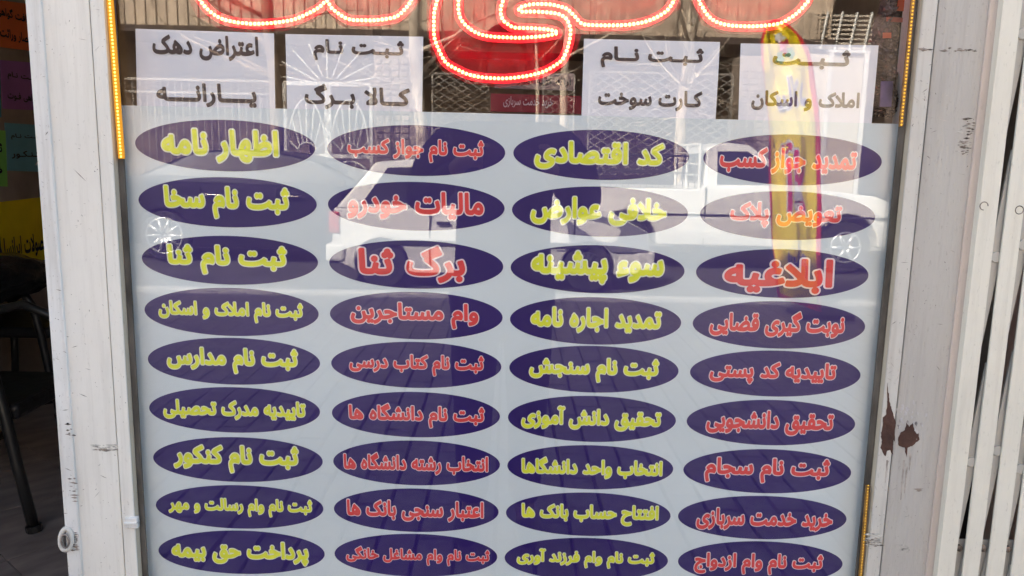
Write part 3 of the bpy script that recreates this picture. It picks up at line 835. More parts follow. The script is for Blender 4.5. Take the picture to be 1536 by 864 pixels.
# black plastic bag on the second chair
def crumple(name, c, size, m, seed, lab, cat, n=26, amp=.16):
    rr = random.Random(seed); bm = bmesh.new(); bmesh.ops.create_icosphere(bm, subdivisions=4, radius=1)
    ks = [(Vector((rr.gauss(0, 1), rr.gauss(0, 1), rr.gauss(0, 1))).normalized(), rr.uniform(4, 11), rr.uniform(0, 6)) for _ in range(n)]
    for v in bm.verts:
        d_ = v.co.normalized(); s_ = sum(abs(math.sin(k[1] * d_.dot(k[0]) + k[2])) for k in ks) / n
        v.co = Vector((d_.x * size[0], d_.y * size[1], d_.z * size[2])) * (1 + amp * 4 * (s_ - .64))
    me = bpy.data.meshes.new(name); bm.to_mesh(me); bm.free()
    me.polygons.foreach_set('use_smooth', [True] * len(me.polygons))
    o = link(name, me, m, loc=c); tag(o, lab, cat); return o
crumple('plastic_bag', (-2.60, 2.75, .76), (.26, .34, .12), M['bag_black'], 3, 'crumpled shiny black plastic bag lying over the chairs inside the doorway', 'bag')

# red board and goods behind the pane
M['board_red'] = mat('dark_red_board', (.30, .015, .03), .5, var=.05)
M['board_ink'] = mat('pink_white_ink', (.75, .5, .5), .6)
YR = .42
def flat(name, quad, y, m, parent=None, th=.004):
    q = [W(*p, y) for p in quad]; mb = MB()
    mb.add([(p.x, y, p.z) for p in q] + [(p.x, y + th, p.z) for p in q], [(0, 1, 2, 3), (4, 7, 6, 5), (0, 4, 5, 1), (1, 5, 6, 2), (2, 6, 7, 3), (3, 7, 4, 0)])
    return mb.build(name, m, parent)
o = flat('red_notice_board', [(736, 140), (872, 144), (872, 171), (736, 167)], YR, M['board_red']); tag(o, 'dark red board with one white line hanging inside under the glowing letter', 'notice board')
T = W(792, 154, YR); letter_obj('lettering', 'خرید خدمت سربازی', (W(755, 154, YR).x, W(829, 154, YR).x, W(792, 162, YR).z, W(792, 145, YR).z), M['board_ink'], o, nib=(.015, .02), fn=on_plane(YR - .002, T.x))
o = flat('grey_notice_board', [(742, 112), (860, 110), (862, 136), (742, 132)], YR + .03, mat('grey_brown_board', (.30, .2, .18), .6)); tag(o, 'brownish board with dark lettering above the red board inside', 'notice board')
letter_obj('lettering', 'ارائه کلیه امور', (W(775, 120, YR).x, W(858, 120, YR).x, W(792, 127, YR).z, W(792, 113, YR).z), M['ink_dark'], o, nib=(.015, .02), fn=on_plane(YR + .028, T.x))

M['clear_bag'] = mat('crinkled_clear_film', (.05, .04, .045), .12, var=.5, scale=30, bump=1.0, bscale=26, stretch=(1, 1, .5))
M['orange_label'] = mat('orange_card_label', lin(196, 84, 44), .6)
M['violet_good'] = mat('violet_cloth', (.07, .05, .17), .6, var=.3, scale=30)
def bag(px0, px1, py0, py1, y, seed, lab):
    a = W(px0, py0, y); b = W(px1, py1, y); rr = random.Random(seed); mb = MB(); NX, NZ = 12, 34
    g = [[None] * (NX + 1) for _ in range(NZ + 1)]; vs = []
    for s_ in (0, 1):
        for j in range(NZ + 1):
            for i in range(NX + 1):
                u, v = i / NX, j / NZ
                edge = math.sin(math.pi * u) ** .5 if 0 < u < 1 else 0
                d_ = (.016 * edge * (.4 + .6 * math.sin(math.pi * min(1, v * 1.05)) ** .5) + .004 * rr.uniform(-1, 1) * (edge > 0)) * (1 if s_ else -1)
                wgl = .006 * math.sin(7 * v + seed)
                vs.append((a.x + (b.x - a.x) * u + wgl, y + d_, a.z + (b.z - a.z) * v))
    m_ = NX + 1; off = m_ * (NZ + 1)
    fs = [(k * off + j * m_ + i, k * off + j * m_ + i + 1, k * off + (j + 1) * m_ + i + 1, k * off + (j + 1) * m_ + i) for k in (0, 1) for j in range(NZ) for i in range(NX)]
    mb.add(vs, fs); o = mb.build('packaged_cable', M['clear_bag'], smooth=False)
    tag(o, lab, 'package', 'film wrapped goods hanging by the right window edge'); return o
b1 = bag(1316, 1340, -10, 120, .06, 1, 'film wrapped package with an orange label nearest the fourth notice')
flat('orange_label', [(1325, 49), (1337, 49), (1337, 57), (1325, 57)], .038, M['orange_label'], b1, .002)
b2 = bag(1338, 1358, -10, 168, .07, 2, 'long film wrapped package with a red header beside the right light strip')
flat('header_card', [(1349, -12), (1364, -12), (1362, 17), (1346, 16)], .045, M['orange_label'], b2, .002)
flat('red_band', [(1330, 25), (1360, 27), (1360, 34), (1330, 32)], .045, mat('red_brown_band', lin(150, 60, 44), .5), b2, .002)
b3 = bag(1308, 1342, 108, 176, .045, 3, 'violet thing in crinkled film hanging just above the sheet corner')
flat('violet_filling', [(1322, 122), (1340, 122), (1337, 160), (1320, 160)], .022, M['violet_good'], b3, .002)
# shelf with boxes deeper inside
f = MB(); t = thing('display_shelf', 'dim brown shelf unit standing inside behind the notices', 'shelf', (.5, 3.6, 0))
for z in (.5, 1.0, 1.5, 2.0): MB().box(-1.3, 1.3, -.15, .2, z, z + .03).build('shelf_board', M['dark_wall'], t)
for x in (-1.3, 0, 1.3): MB().box(x - .02, x + .02, -.15, .2, 0, 2.4).build('upright', M['dark_wall'], t)

# --- wall of the shop building above and beside
M['facade'] = mat('plastered_facade', (.45, .41, .36), .9, var=.12, scale=2, bump=.2)
HB = 6.7 * math.tan(SUN_E) / math.cos(SUN_A)
bld = thing('shop_building', 'plastered shop building whose front holds the doorway and window', 'building', (0, .1, 0))
def bpart(name, x0, x1, y0, y1, z0, z1, m=None):
    return P(MB().box(x0, x1, y0, y1, z0, z1).build(name, m or M['facade'], bld), bld)
bpart('upper_wall', -14, 14, .06, .3, ZT + .003, HB)
bpart('roof', -14, 14, .3, 7, HB - .3, HB)
bpart('left_wall', -14, -2.2, .06, .3, 0, ZT)
bpart('right_wall', WX(1700, 0), 14, .06, .3, 0, ZT)
bpart('stall_riser', xg0 - .01, xg1 + .02, .0, .08, 0, .238)

# ================================================================== STREET
YK = -7.05                                   # kerb line
f = MB(); f.add([(-150, -190, -.30), (150, -190, -.30), (150, 60, -.30), (-150, 60, -.30)], [(0, 1, 2, 3)]); struct('ground', f, M['ground'])
f = MB(); f.box(-40, 40, YK + .15, -.02, -.25, -.045); pav = struct('pavement', f, M['joint'])
f = MB(); f.box(-40, 40, YK, YK + .148, -.25, .0); struct('kerb', f, M['kerb'], bevel=.015)
f = MB(); f.add([(-60, YK + .01, -.14), (60, YK + .01, -.14), (60, -8.5, -.085), (60, -10.3, -.03), (60, -12.2, -.04), (-60, -12.2, -.04), (-60, -10.3, -.03), (-60, -8.5, -.085)], [(0, 1, 2, 7), (7, 2, 3, 6), (6, 3, 4, 5)]); struct('road', f, M['asphalt'])
f = MB(); f.box(-40, 40, -15.2, -12.2, -.25, .08); struct('far_pavement', f, M['kerb'])
# pavers: near ones are objects, the rest one mesh
PW, PL = .145, .30
base = []
for j in range(2):
    b = MB(); b.box(-PW / 2 + .009, PW / 2 - .009, -PL / 2 + .007, PL / 2 - .007, -.045, 0); m_ = b.mesh('paving_block'); m_.materials.append(M['paver'] if j == 0 else M['paver_dark']); base.append(m_)
cells = []
ang = R(0)
for i in range(-62, 63):
    for j in range(0, 24):
        x = i * PW + .05; y = -.2 - PL * j - (PL / 2 if i % 2 else 0)
        if y < YK + .32: continue
        s_ = 0 if -3.9 < y < -1.5 and abs(x) < 2.9 else 1
        dist = (Vector((x, y)) - Vector((0, -2.3))).length
        cells.append((dist, x, y))
cells.sort()
rest = MB()
for k, (d_, x, y) in enumerate(cells):
    z = random.uniform(-.004, .0); tl = random.uniform(-.006, .006)
    if k < 290:
        o = link('paving_block', base[random.random() < .35], None, pav, (x, y, z)); o.rotation_euler = (tl, tl * .7, random.uniform(-.01, .01))
    elif abs(x) < 8:
        rest.box(x - PW / 2 + .006, x + PW / 2 - .006, y - PL / 2 + .005, y + PL / 2 - .005, -.04, z)
tag(rest.build('paving_block', M['paver'], pav), kind='stuff')

# ------------------------------------------------------------------ facades across the street
M['corr'] = mat('beige_corrugated_sheet', (.54, .43, .33), .6, var=.12, scale=3)
M['stone'] = mat('brown_rubble_stone', (.34, .27, .22), .9, var=.3, scale=14, bump=.8, bscale=12)
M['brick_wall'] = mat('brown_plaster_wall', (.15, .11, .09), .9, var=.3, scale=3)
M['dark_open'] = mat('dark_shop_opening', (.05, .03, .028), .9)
M['white_metal'] = mat('white_painted_iron', (.66, .64, .61), .5, var=.08)
M['grey_metal'] = mat('dull_galvanised_wire', (.36, .33, .30), .6, var=.2, scale=2)
M['beige_panel'] = mat('beige_panel', (.55, .48, .40), .7, var=.05)
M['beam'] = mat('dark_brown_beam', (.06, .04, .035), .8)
DF = 15.4
def FX(px): return RF(px, 231, DF).x
def FZ(py): return RF(768, py, DF).z
YF = 1.25 - DF - CAM.y * 0
YF = RF(768, 231, DF).y
# far building body
fb = thing('far_building', 'two storey building across the street with a beige corrugated front', 'building', (0, YF - .6, 0))
def fpart(name, mb, m, par=fb, **k): return P(mb.build(name, m, par, **k), par)
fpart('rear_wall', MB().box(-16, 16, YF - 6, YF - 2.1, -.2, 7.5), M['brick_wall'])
zb = FZ(50)
mb = MB(); x = FX(120); xe = FX(1238)
while x < xe:                                # ribbed sheet
    mb.box(x, x + .16, YF - .55, YF - .40, zb + .07, 5.9); mb.box(x + .16, x + .20, YF - .55, YF - .375, zb + .07, 5.9); x += .20
fpart('corrugated_front', mb, M['corr'])
fpart('canopy_slab', MB().box(FX(60), xe + .2, YF - 2.1, YF - .6, zb - .04, zb + .1), M['beam'])
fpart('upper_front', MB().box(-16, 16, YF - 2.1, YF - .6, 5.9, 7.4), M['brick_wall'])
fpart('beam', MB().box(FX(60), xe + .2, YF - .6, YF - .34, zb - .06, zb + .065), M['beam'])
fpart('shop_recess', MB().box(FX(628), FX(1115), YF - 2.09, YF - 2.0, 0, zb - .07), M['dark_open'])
# wall parts under the sheet
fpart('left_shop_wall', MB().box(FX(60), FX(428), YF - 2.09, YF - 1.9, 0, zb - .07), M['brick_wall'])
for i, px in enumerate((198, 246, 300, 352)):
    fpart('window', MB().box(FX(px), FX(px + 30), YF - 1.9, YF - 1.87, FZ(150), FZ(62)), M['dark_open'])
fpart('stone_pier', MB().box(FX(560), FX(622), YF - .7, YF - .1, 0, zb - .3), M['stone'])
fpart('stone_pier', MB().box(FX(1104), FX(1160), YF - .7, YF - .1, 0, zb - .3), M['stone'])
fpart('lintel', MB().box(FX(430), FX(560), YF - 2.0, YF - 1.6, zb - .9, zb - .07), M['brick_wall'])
# stone blocks on the piers
M['stone_b'] = mat('pale_rubble_stone', (.42, .34, .28), .9, var=.3, scale=9, bump=.5, bscale=20)
blk = MB(); blk.add([(-.07, 0, -.045), (.075, 0, -.05), (.065, 0, .045), (-.075, 0, .05), (-.05, .03, -.03), (.05, .035, -.03), (.045, .03, .03), (-.05, .03, .032)], [(4, 5, 6, 7), (0, 1, 5, 4), (1, 2, 6, 5), (2, 3, 7, 6), (3, 0, 4, 7)]); blk = blk.mesh('stone_block'); blk.materials.append(M['stone_b'])
piers = [o for o in fb.children if o.name.startswith('stone_pier')]
for pi_, (a, b) in enumerate(((560, 622), (1104, 1160))):
    z = .7
    while z < 3.2:
        x = FX(a) + .08 + random.uniform(0, .05)
        while x < FX(b) - .06:
            o = link('stone_block', blk, None, piers[pi_], (x, YF - .1 + .001, z)); o.matrix_parent_inverse = piers[pi_].matrix_parent_inverse.copy() if False else Matrix.Identity(4)
            o.location = Vector((x, YF - .1 + .001, z)); o.rotation_euler = (0, random.uniform(-.15, .15), 0); o.scale = (random.uniform(.8, 1.15), 1, random.uniform(.8, 1.1))
            x += .165
        z += .115
# right bay: beige door and louvre
rb = thing('beige_shopfront', 'beige panelled shopfront with a louvre above, at the right across the street', 'shopfront', (FX(1270), YF - .5, 0))
P(MB().box(FX(1165), FX(1298), YF - .5, YF - .42, -.1, FZ(66)).build('panel_wall', M['beige_panel'], rb), rb)
P(MB().box(FX(1250), FX(1296), YF - .42, YF - .38, 0, FZ(72)).build('door', M['beige_panel'], rb), rb)
for px in (1162, 1246, 1300): P(MB().box(FX(px) - .04, FX(px) + .04, YF - .42, YF - .34, -.1, FZ(62)).build('frame_post', M['white_metal'], rb), rb)
P(MB().box(FX(1240), FX(1304), YF - .42, YF - .33, FZ(64), FZ(60)).build('frame_rail', M['white_metal'], rb), rb)
for k in range(8):
    z = FZ(58) + k * .085
    P(MB().box(FX(1222), FX(1306), YF - .45, YF - .40 , z, z + .035).build('louvre_blade', M['beige_panel'], rb), rb)
for k in range(4):
    x = FX(1228 + 22 * k); P(MB().tube([(x, YF - .36, FZ(60)), (x + .1, YF - .36, FZ(60) + .7)], .025, 6).build('louvre_stay', M['white_metal'], rb), rb)

# diamond lattice shutters
def lattice(name, lab, px0, px1, py0, py1, D, cell, wire, wmat='grey_metal'):
    a = RF(px0, py1, D); b = RF(px1, py0, D); y = a.y
    t = thing(name, lab, 'shutter', (a.x, y, 0), 0, 'diamond lattice shutters across the street')
    mb = MB(); W_ = b.x - a.x; H_ = b.z - a.z; cw, ch = cell, cell * .62; r_ = ch / cw
    nmax = int((W_ + H_ / r_) / cw) + 2
    for s_ in (1, -1):
        for k in range(-1, nmax):
            # line x = x0 + s*t, z = r*t  clipped to the rectangle
            x0 = k * cw if s_ < 0 else k * cw - H_ / r_
            pts = []
            t0, t1 = 0.0, H_ / r_
            xa = x0; xb_ = x0 + s_ * t1
            lo_, hi_ = 0.0, W_
            def tx(xv): return (xv - x0) / s_
            ta, tb = sorted((tx(lo_), tx(hi_))); ta = max(ta, t0); tb = min(tb, t1)
            if tb - ta > .03:
                mb.tube([(x0 + s_ * ta, 0, r_ * ta + a.z), (x0 + s_ * tb, 0, r_ * tb + a.z)], wire, 4)
    tag(mb.build('lattice', M[wmat], t), kind='stuff')
    for x in (0, W_): MB().box(x - .015, x + .015, -.02, .02, 0, b.z).build('shutter_post', M['grey_metal'], t)
    MB().box(0, W_, -.02, .02, b.z - .015, b.z + .015).build('shutter_rail', M['grey_metal'], t)
    return t
lattice('lattice_shutter', 'grey diamond lattice shutter beside the stone pier across the street', 648, 738, 112, 250, 15.0, .21, .010)
lattice('lattice_shutter', 'narrow diamond lattice shutter behind the tree across the street', 812, 862, 112, 250, 15.0, .21, .010)
lattice('lattice_shutter', 'wide white diamond lattice shutter behind the white pickup', 880, 1100, 112, 262, 15.0, .25, .013)

# railing at the left
rail = thing('railing', 'white metal railing with upright bars behind the black car', 'railing', (RF(150, 200, 14.6).x, RF(0, 200, 14.6).y, 0))
x0 = 0; x1 = RF(405, 200, 14.6).x - RF(150, 200, 14.6).x; z1 = RF(300, 120, 14.6).z; z0 = .2
bm_ = MB().tube([(0, 0, z0), (0, 0, z1)], .012, 5).mesh('bar'); bm_.materials.append(M['grey_metal'])
k = 0
while k * .125 < x1: link('bar', bm_, None, rail, (k * .125, 0, 0)); k += 1
for z in (z1, z1 - .22, z0 + .1): MB().box(0, x1, -.02, .02, z - .02, z + .02).build('rail', M['grey_metal'], rail)
MB().box(-.1, x1 + .1, -.1, .1, -.1, .32).build('plinth', M['kerb'], rail)
# white gate with sun rays
GD = 15.0
gx0 = RF(428, 200, GD).x; gx1 = RF(557, 200, GD).x; gy = RF(500, 200, GD).y
sg = thing('sunray_gate', 'white double iron gate with sun ray bars across the street', 'gate', (gx0, gy, 0))
GW = gx1 - gx0; gt = RF(500, 126, GD).z; gtop = RF(500, 60, GD).z
for x in (0, GW / 2 - .03, GW / 2 + .03, GW): MB().box(x - .03, x + .03, -.03, .03, .08, gt).build('stile', M['white_metal'], sg)
for z in (gt, .35, 1.35): MB().box(0, GW, -.025, .025, z - .035, z + .035).build('crossbar', M['white_metal'], sg)
for s_ in (0, 1):
    cxx = GW * (.25 + .5 * s_); zc = 1.42; RR = GW * .22
    MB().tube([(cxx + .17 * math.cos(a), 0, zc + .17 * math.sin(a)) for a in [math.pi * k / 10 for k in range(11)]], .018, 6).build('hub_arc', M['white_metal'], sg, smooth=True)
    MB().tube([(cxx + RR * math.cos(a), 0, zc + .95 * math.sin(a)) for a in [math.pi * k / 14 for k in range(15)]], .018, 6).build('outer_arc', M['white_metal'], sg, smooth=True)
    for k in range(7):
        a = math.pi * (k + .5) / 7
        MB().tube([(cxx + .17 * math.cos(a), 0, zc + .17 * math.sin(a)), (cxx + RR * math.cos(a), 0, zc + .95 * math.sin(a))], .016, 6).build('ray_bar', M['white_metal'], sg)
    zc = .9; MB().tube([(cxx + .36 * math.cos(a), 0, zc + .36 * math.sin(a)) for a in [2 * math.pi * k / 18 for k in range(18)]], .016, 6, closed=True).build('wheel_ring', M['white_metal'], sg, smooth=True)
    for k in range(5):
        a = math.pi * k / 5; MB().tube([(cxx - .36 * math.cos(a), 0, zc - .36 * math.sin(a)), (cxx + .36 * math.cos(a), 0, zc + .36 * math.sin(a))], .013, 6).build('ray_bar', M['white_metal'], sg)
for k in range(9):
    a = math.pi * (k + .5) / 9
    MB().tube([(GW / 2 + .25 * math.cos(a), 0, gt + .12 * math.sin(a)), (GW / 2 + .95 * math.cos(a), 0, gt + .75 * math.sin(a))], .016, 6).build('fan_bar', M['white_metal'], sg)

# ------------------------------------------------------------------ bare street trees
M['bark'] = mat('mottled_plane_bark', (.62, .53, .43), .9, var=.25, scale=7, bump=.9, bscale=18, stretch=(1, 1, .45), var2=(.24, .18, .14))
M['shade_bark'] = mat('brown_bark_shade', (.24, .17, .12), .9, var=.35, scale=7, bump=.9, bscale=18, stretch=(1, 1, .45))  # darker copy of the bark, shade on the trunk put into its colour
def tree(px, D, r0, lab, seed, lean=0.0, fork=3.2, bark='bark'):
    rr = random.Random(seed); b = RF(px, 300, D); t = thing('street_tree', lab, 'tree', (b.x, b.y, 0.0), 0, 'bare street trees across the road')
    pts = []; rs = []; H = fork + 1.6
    for k in range(12):
        z = -.1 + H * k / 11
        pts.append((lean * z + .05 * math.sin(z * 1.7 + seed), .04 * math.sin(z * 2.3 + seed), z)); rs.append(r0 * (1.25 if k == 0 else 1) * (1 - .045 * k) * rr.uniform(.93, 1.08))
    MB().tube(pts, rs, 12).build('trunk', M[bark], t, smooth=True)
    mb = MB()
    def grow(p, d, r, L, depth):
        n = 5; q = [p]; rad = [r]; dd = d.copy()
        for k in range(n):
            dd = (dd + Vector((rr.gauss(0, .16), rr.gauss(0, .16), rr.gauss(.03, .12)))).normalized()
            q.append(q[-1] + dd * (L / n)); rad.append(r * (1 - .13 * (k + 1)))
        mb.tube(q, rad, 6 if depth < 2 else 4)
        if depth < 4:
            for k in range(3 if depth < 3 else 2):
                i = rr.randint(2, n); ax = Vector((rr.gauss(0, 1), rr.gauss(0, 1), rr.gauss(0, .6))).normalized()
                nd = (dd * .7 + ax * .8).normalized()
                grow(q[i], nd, rad[i] * .62, L * .68, depth + 1)
    for k in range(7):
        i = rr.randint(6, 11); a = rr.uniform(0, 6.28)
        grow(Vector(pts[i]), Vector((math.cos(a), math.sin(a) * .8, rr.uniform(.2, .9))).normalized(), rs[i] * .45, 1.7, 0)
    for k in range(9):
        i = rr.randint(6, 11); a = rr.uniform(0, 6.28)
        grow(Vector(pts[i]), Vector((math.cos(a), math.sin(a) * .5, rr.uniform(-.2, .6))).normalized(), rs[i] * .2, 1.5, 1)
    for k in range(5):
        i = rr.randint(4, 8); a = rr.uniform(0, 6.28)
        grow(Vector(pts[i]), Vector((math.cos(a), math.sin(a) * .8, rr.uniform(-.1, .5))).normalized(), rs[i] * .12, .8, 2)
    mb.build('crown', M[bark], t, smooth=True)
tree(416, 12.6, .13, 'bare tree with a shade-darkened trunk left of the sun ray gate', 11, -.01, bark='shade_bark')
tree(632, 12.8, .125, 'bare pale trunked tree in front of the stone pier', 12, -.02)
tree(845, 13.0, .085, 'slim bare tree behind the photographer, by the narrow shutter', 13, .0)
tree(795, 13.6, .04, 'thinnest bare sapling across the road', 17, .02)
tree(1022, 12.8, .115, 'bare pale tree standing behind the bed of the white pickup', 14, -.01)

# ------------------------------------------------------------------ vehicles
M['car_black'] = mat('black_car_paint', (.010, .010, .013), .36, coat=.12, spec=.25, var=.05)
M['car_white'] = mat('white_car_paint', (.74, .72, .69), .35, coat=.5, var=.03)
M['car_glass'] = mat('dark_car_glass', (.015, .015, .018), .12, coat=0.0, spec=.4, var=.1)
M['tyre'] = mat('tyre_rubber', (.02, .02, .02), .8, bump=.3)
M['alloy'] = mat('alloy_rim', (.62, .62, .63), .3, metal=.7, var=.05)
M['trim'] = mat('black_plastic_trim', (.03, .03, .03), .6)
M['tail'] = mat('red_tail_lamp', (.5, .02, .02), .2, coat=1.0)
M['lamp'] = mat('clear_head_lamp', (.7, .7, .68), .1, coat=1.0)
M['wing_grey'] = mat('blue_grey_wing', (.17, .17, .20), .35, coat=.4, var=.1, scale=3)
M['chrome'] = mat('chrome', (.7, .7, .7), .12, metal=1.0, var=.02)

def wheel(par, u, v, z, r, rim_r, side, spokes=10, rim='alloy', width=.2):
    w_ = MB().tube([(u, v - width / 2, z), (u, v + width / 2, z)], r, 28).build('wheel', M['tyre'], par, bevel=.02)
    yf_ = v + side * (width / 2 + .002)
    rm = MB(); rm.tube([(u + rim_r * math.cos(a), yf_, z + rim_r * math.sin(a)) for a in [2 * math.pi * k / 28 for k in range(28)]], .016, 6, closed=True)
    rm.tube([(u, yf_ - side * .03, z), (u, yf_ + side * .012, z)], rim_r * .22, 12)
    for k in range(spokes):
        a = 2 * math.pi * k / spokes
        rm.tube([(u + rim_r * .15 * math.cos(a), yf_ + side * .004, z + rim_r * .15 * math.sin(a)), (u + rim_r * .98 * math.cos(a), yf_, z + rim_r * math.sin(a) * .98)], [.030, .019], 6)
    if rim != 'alloy' or spokes < 8: rm.tube([(u, yf_ - side * .028, z), (u, yf_ - side * .006, z)], rim_r * .95, 28)
    o = rm.build('rim', M[rim], w_, smooth=True)
    return w_

def arc(u, r, z, n=10, z0=.0):
    """points of a wheel arch running from the rear side to the front side"""
    a0 = math.asin(max(-1, min(1, (z0 - z) / r)))
    return [(u - r * math.cos(a), z + r * math.sin(a)) for a in [a0 + (math.pi - 2 * a0) * k / n for k in range(n + 1)]]

def car(name, lab, cat, loc, L_, Wd, low, gh, wheels, paint_, side_wins, r, rim_r, rim='alloy', spokes=10, extras=None, tumble=.17):
    """rear at u=0, nose at u=L; +v faces the shop"""
    t = thing(name, lab, cat, loc)
    mb = MB()
    ztop = max(p[1] for p in low)
    def vv(z, s_): return s_ * (Wd / 2) * (1 - .07 * max(0, (z - .55) / (ztop - .55)) ** 2 - .04 * max(0, (.5 - z) / .3))
    mb.prism(low, lambda p: (p[0], vv(p[1], -1), p[1]), lambda p: (p[0], vv(p[1], 1), p[1]))
    mb.build('body', M[paint_], t, bevel=.035, seg=3)
    zb_, zr = min(p[1] for p in gh), max(p[1] for p in gh)
    def gv(z): return (Wd / 2 - .075) - tumble * (z - zb_) / (zr - zb_)
    mb = MB(); mb.prism(gh, lambda p: (p[0], -gv(p[1]), p[1]), lambda p: (p[0], gv(p[1]), p[1])); mb.build('cabin', M[paint_], t, bevel=.03, seg=3)
    for s_ in (1, -1):
        for wv in side_wins:
            mb = MB(); mb.prism(wv, lambda p: (p[0], s_ * (gv(p[1]) + .004), p[1]), lambda p: (p[0], s_ * (gv(p[1]) - .01), p[1]))
            mb.build('side_window', M['car_glass'], t)
        wl = [wheel(t, u, s_ * (Wd / 2 - .13), r, r, rim_r, s_, spokes, rim) for u in wheels]
    n_ = len(gh)
    # front and rear screens from the outline's end edges: first edge = rear, last = front
    for nm, (a, b) in (('rear_screen', (gh[0], gh[1])), ('windscreen', (gh[-1], gh[-2]))):
        a = Vector(a); b = Vector(b); d_ = (b - a); nn = Vector((-d_.y, d_.x)).normalized()
        if nm == 'windscreen': nn = -nn
        p = a + d_ * .12 + nn * .012; q = a + d_ * .9 + nn * .012
        mb = MB(); mb.add([(p.x, -gv(p.y) + .07, p.y), (p.x, gv(p.y) - .07, p.y), (q.x, gv(q.y) - .07, q.y), (q.x, -gv(q.y) + .07, q.y)], [(0, 1, 2, 3)]); mb.build(nm, M['car_glass'], t)
    if extras: extras(t, vv, gv)
    return t

def place(px, D, zroad): 
    p = RF(px, 300, D); return (p.x, p.y, zroad)

# black sedan
def ex_sedan(t, vv, gv):
    for s_ in (1, -1):
        y = s_ * .905
        for u in (1.28, 2.28, 3.2): MB().box(u - .006, u + .006, min(y, y - s_ * .03), max(y, y - s_ * .03), .3, .98).build('door_seam', M['trim'], t)
        for u in (1.36, 2.4): MB().box(u, u + .19, min(y, y + s_ * .03), max(y, y + s_ * .03), .86, .885).build('door_handle', M['chrome'], t, bevel=.006)
        MB().box(1.0, 3.35, min(s_ * .84, s_ * .862), max(s_ * .84, s_ * .862), 1.005, 1.022).build('belt_moulding', M['chrome'], t)
        MB().box(-.02, .16, min(s_ * .55, s_ * .895), max(s_ * .55, s_ * .895), .78, .95).build('tail_lamp', M['tail'], t, bevel=.02)
        MB().box(4.2, 4.42, min(s_ * .5, s_ * .86), max(s_ * .5, s_ * .86), .62, .76).build('headlight', M['lamp'], t, bevel=.02)
        MB().box(3.02, 3.2, min(s_ * .9, s_ * 1.08), max(s_ * .9, s_ * 1.08), 1.0, 1.12).build('wing_mirror', M['car_black'], t, bevel=.03)
low = [(.03, .32), (.0, .55), (.02, .95), (.12, 1.08), (.75, 1.12), (3.3, 1.02), (4.1, .86), (4.38, .7), (4.45, .45), (4.36, .22), (3.95, .2)] + [(p[0], p[1]) for p in reversed(arc(3.5, .37, .32, 10, .2))] + [(3.1, .18), (1.15, .18)] + [(p[0], p[1]) for p in reversed(arc(.8, .37, .32, 10, .2))] + [(.3, .25)]
gh = [(.42, 1.08), (1.15, 1.42), (1.7, 1.475), (2.2, 1.45), (2.75, 1.35), (3.45, 1.0)]
sw = [[(.82, 1.09), (1.25, 1.37), (1.9, 1.42), (1.95, 1.07)], [(2.02, 1.07), (1.98, 1.42), (2.3, 1.39), (2.68, 1.31), (3.15, 1.05)]]
car('black_sedan', 'black saloon car parked across the road with silver spoked wheels and a red tail lamp', 'car', place(199, 11.4, -.035), 4.45, 1.82, low, gh, (.8, 3.5), 'car_black', sw, .325, .235, extras=ex_sedan)

# white hatchback, nearer lane
def ex_hatch(t, vv, gv):
    for s_ in (1, -1):
        y = s_ * .80
        for u in (1.12, 1.95, 2.75): MB().box(u - .005, u + .005, min(y, y - s_ * .02), max(y, y - s_ * .02), .28, .86).build('door_seam', M['trim'], t)
        MB().box(.62, 2.9, min(y, y + s_ * .018), max(y, y + s_ * .018), .50, .56).build('side_moulding', M['trim'], t, bevel=.006)
        for u in (1.2, 2.0): MB().box(u, u + .15, min(y, y + s_ * .022), max(y, y + s_ * .022), .74, .775).build('door_handle', M['trim'], t, bevel=.005)
        MB().box(-.02, .1, min(s_ * .5, s_ * .79), max(s_ * .5, s_ * .79), .62, .86).build('tail_lamp', M['tail'], t, bevel=.015)
        MB().box(3.46, 3.6, min(s_ * .42, s_ * .76), max(s_ * .42, s_ * .76), .55, .7).build('headlight', M['lamp'], t, bevel=.015)
    for s_ in (1, -1):                           # blue grey panel laid over the front wing
        wing = [(2.56, .46), (2.56, .9), (2.74, .925), (3.34, .815), (3.57, .70), (3.60, .47)] + list(reversed(arc(2.92, .32, .27, 10, .46)))
        mb = MB(); mb.prism(wing, lambda p: (p[0], vv(p[1], s_) + s_ * .006, p[1]), lambda p: (p[0], vv(p[1], s_) - s_ * .02, p[1]))
        o = mb.build('front_wing', M['wing_grey'], t, bevel=.004); o['label'] = 'dull blue grey front wing on the white car'
    MB().box(-.06, .16, -.8, .8, .30, .50).build('bumper', M['car_white'], t, bevel=.03)
    MB().box(3.46, 3.68, -.8, .8, .26, .48).build('bumper', M['car_white'], t, bevel=.03)
low = [(.05, .3), (.02, .5), (.03, .9), (2.72, .93), (3.35, .82), (3.58, .7), (3.62, .4), (3.5, .22), (3.25, .2)] + list(reversed(arc(2.92, .31, .27, 10, .19))) + [(2.55, .18), (.95, .18)] + list(reversed(arc(.58, .31, .27, 10, .19))) + [(.2, .24)]
gh = [(.05, .9), (.48, 1.42), (.9, 1.46), (2.0, 1.44), (2.75, .92)]
sw = [[(.34, .95), (.62, 1.36), (1.05, 1.38), (1.08, .95)], [(1.14, .95), (1.12, 1.38), (1.85, 1.37), (1.88, .95)], [(1.93, .95), (1.92, 1.36), (2.02, 1.35), (2.5, .95)]]
car('white_hatchback', 'small white hatchback on the near side of the road, partly hidden by the photographer', 'car', place(516, 9.8, -.10), 3.62, 1.6, low, gh, (.58, 2.92), 'car_white', sw, .275, .17, rim='trim', spokes=16, extras=ex_hatch)

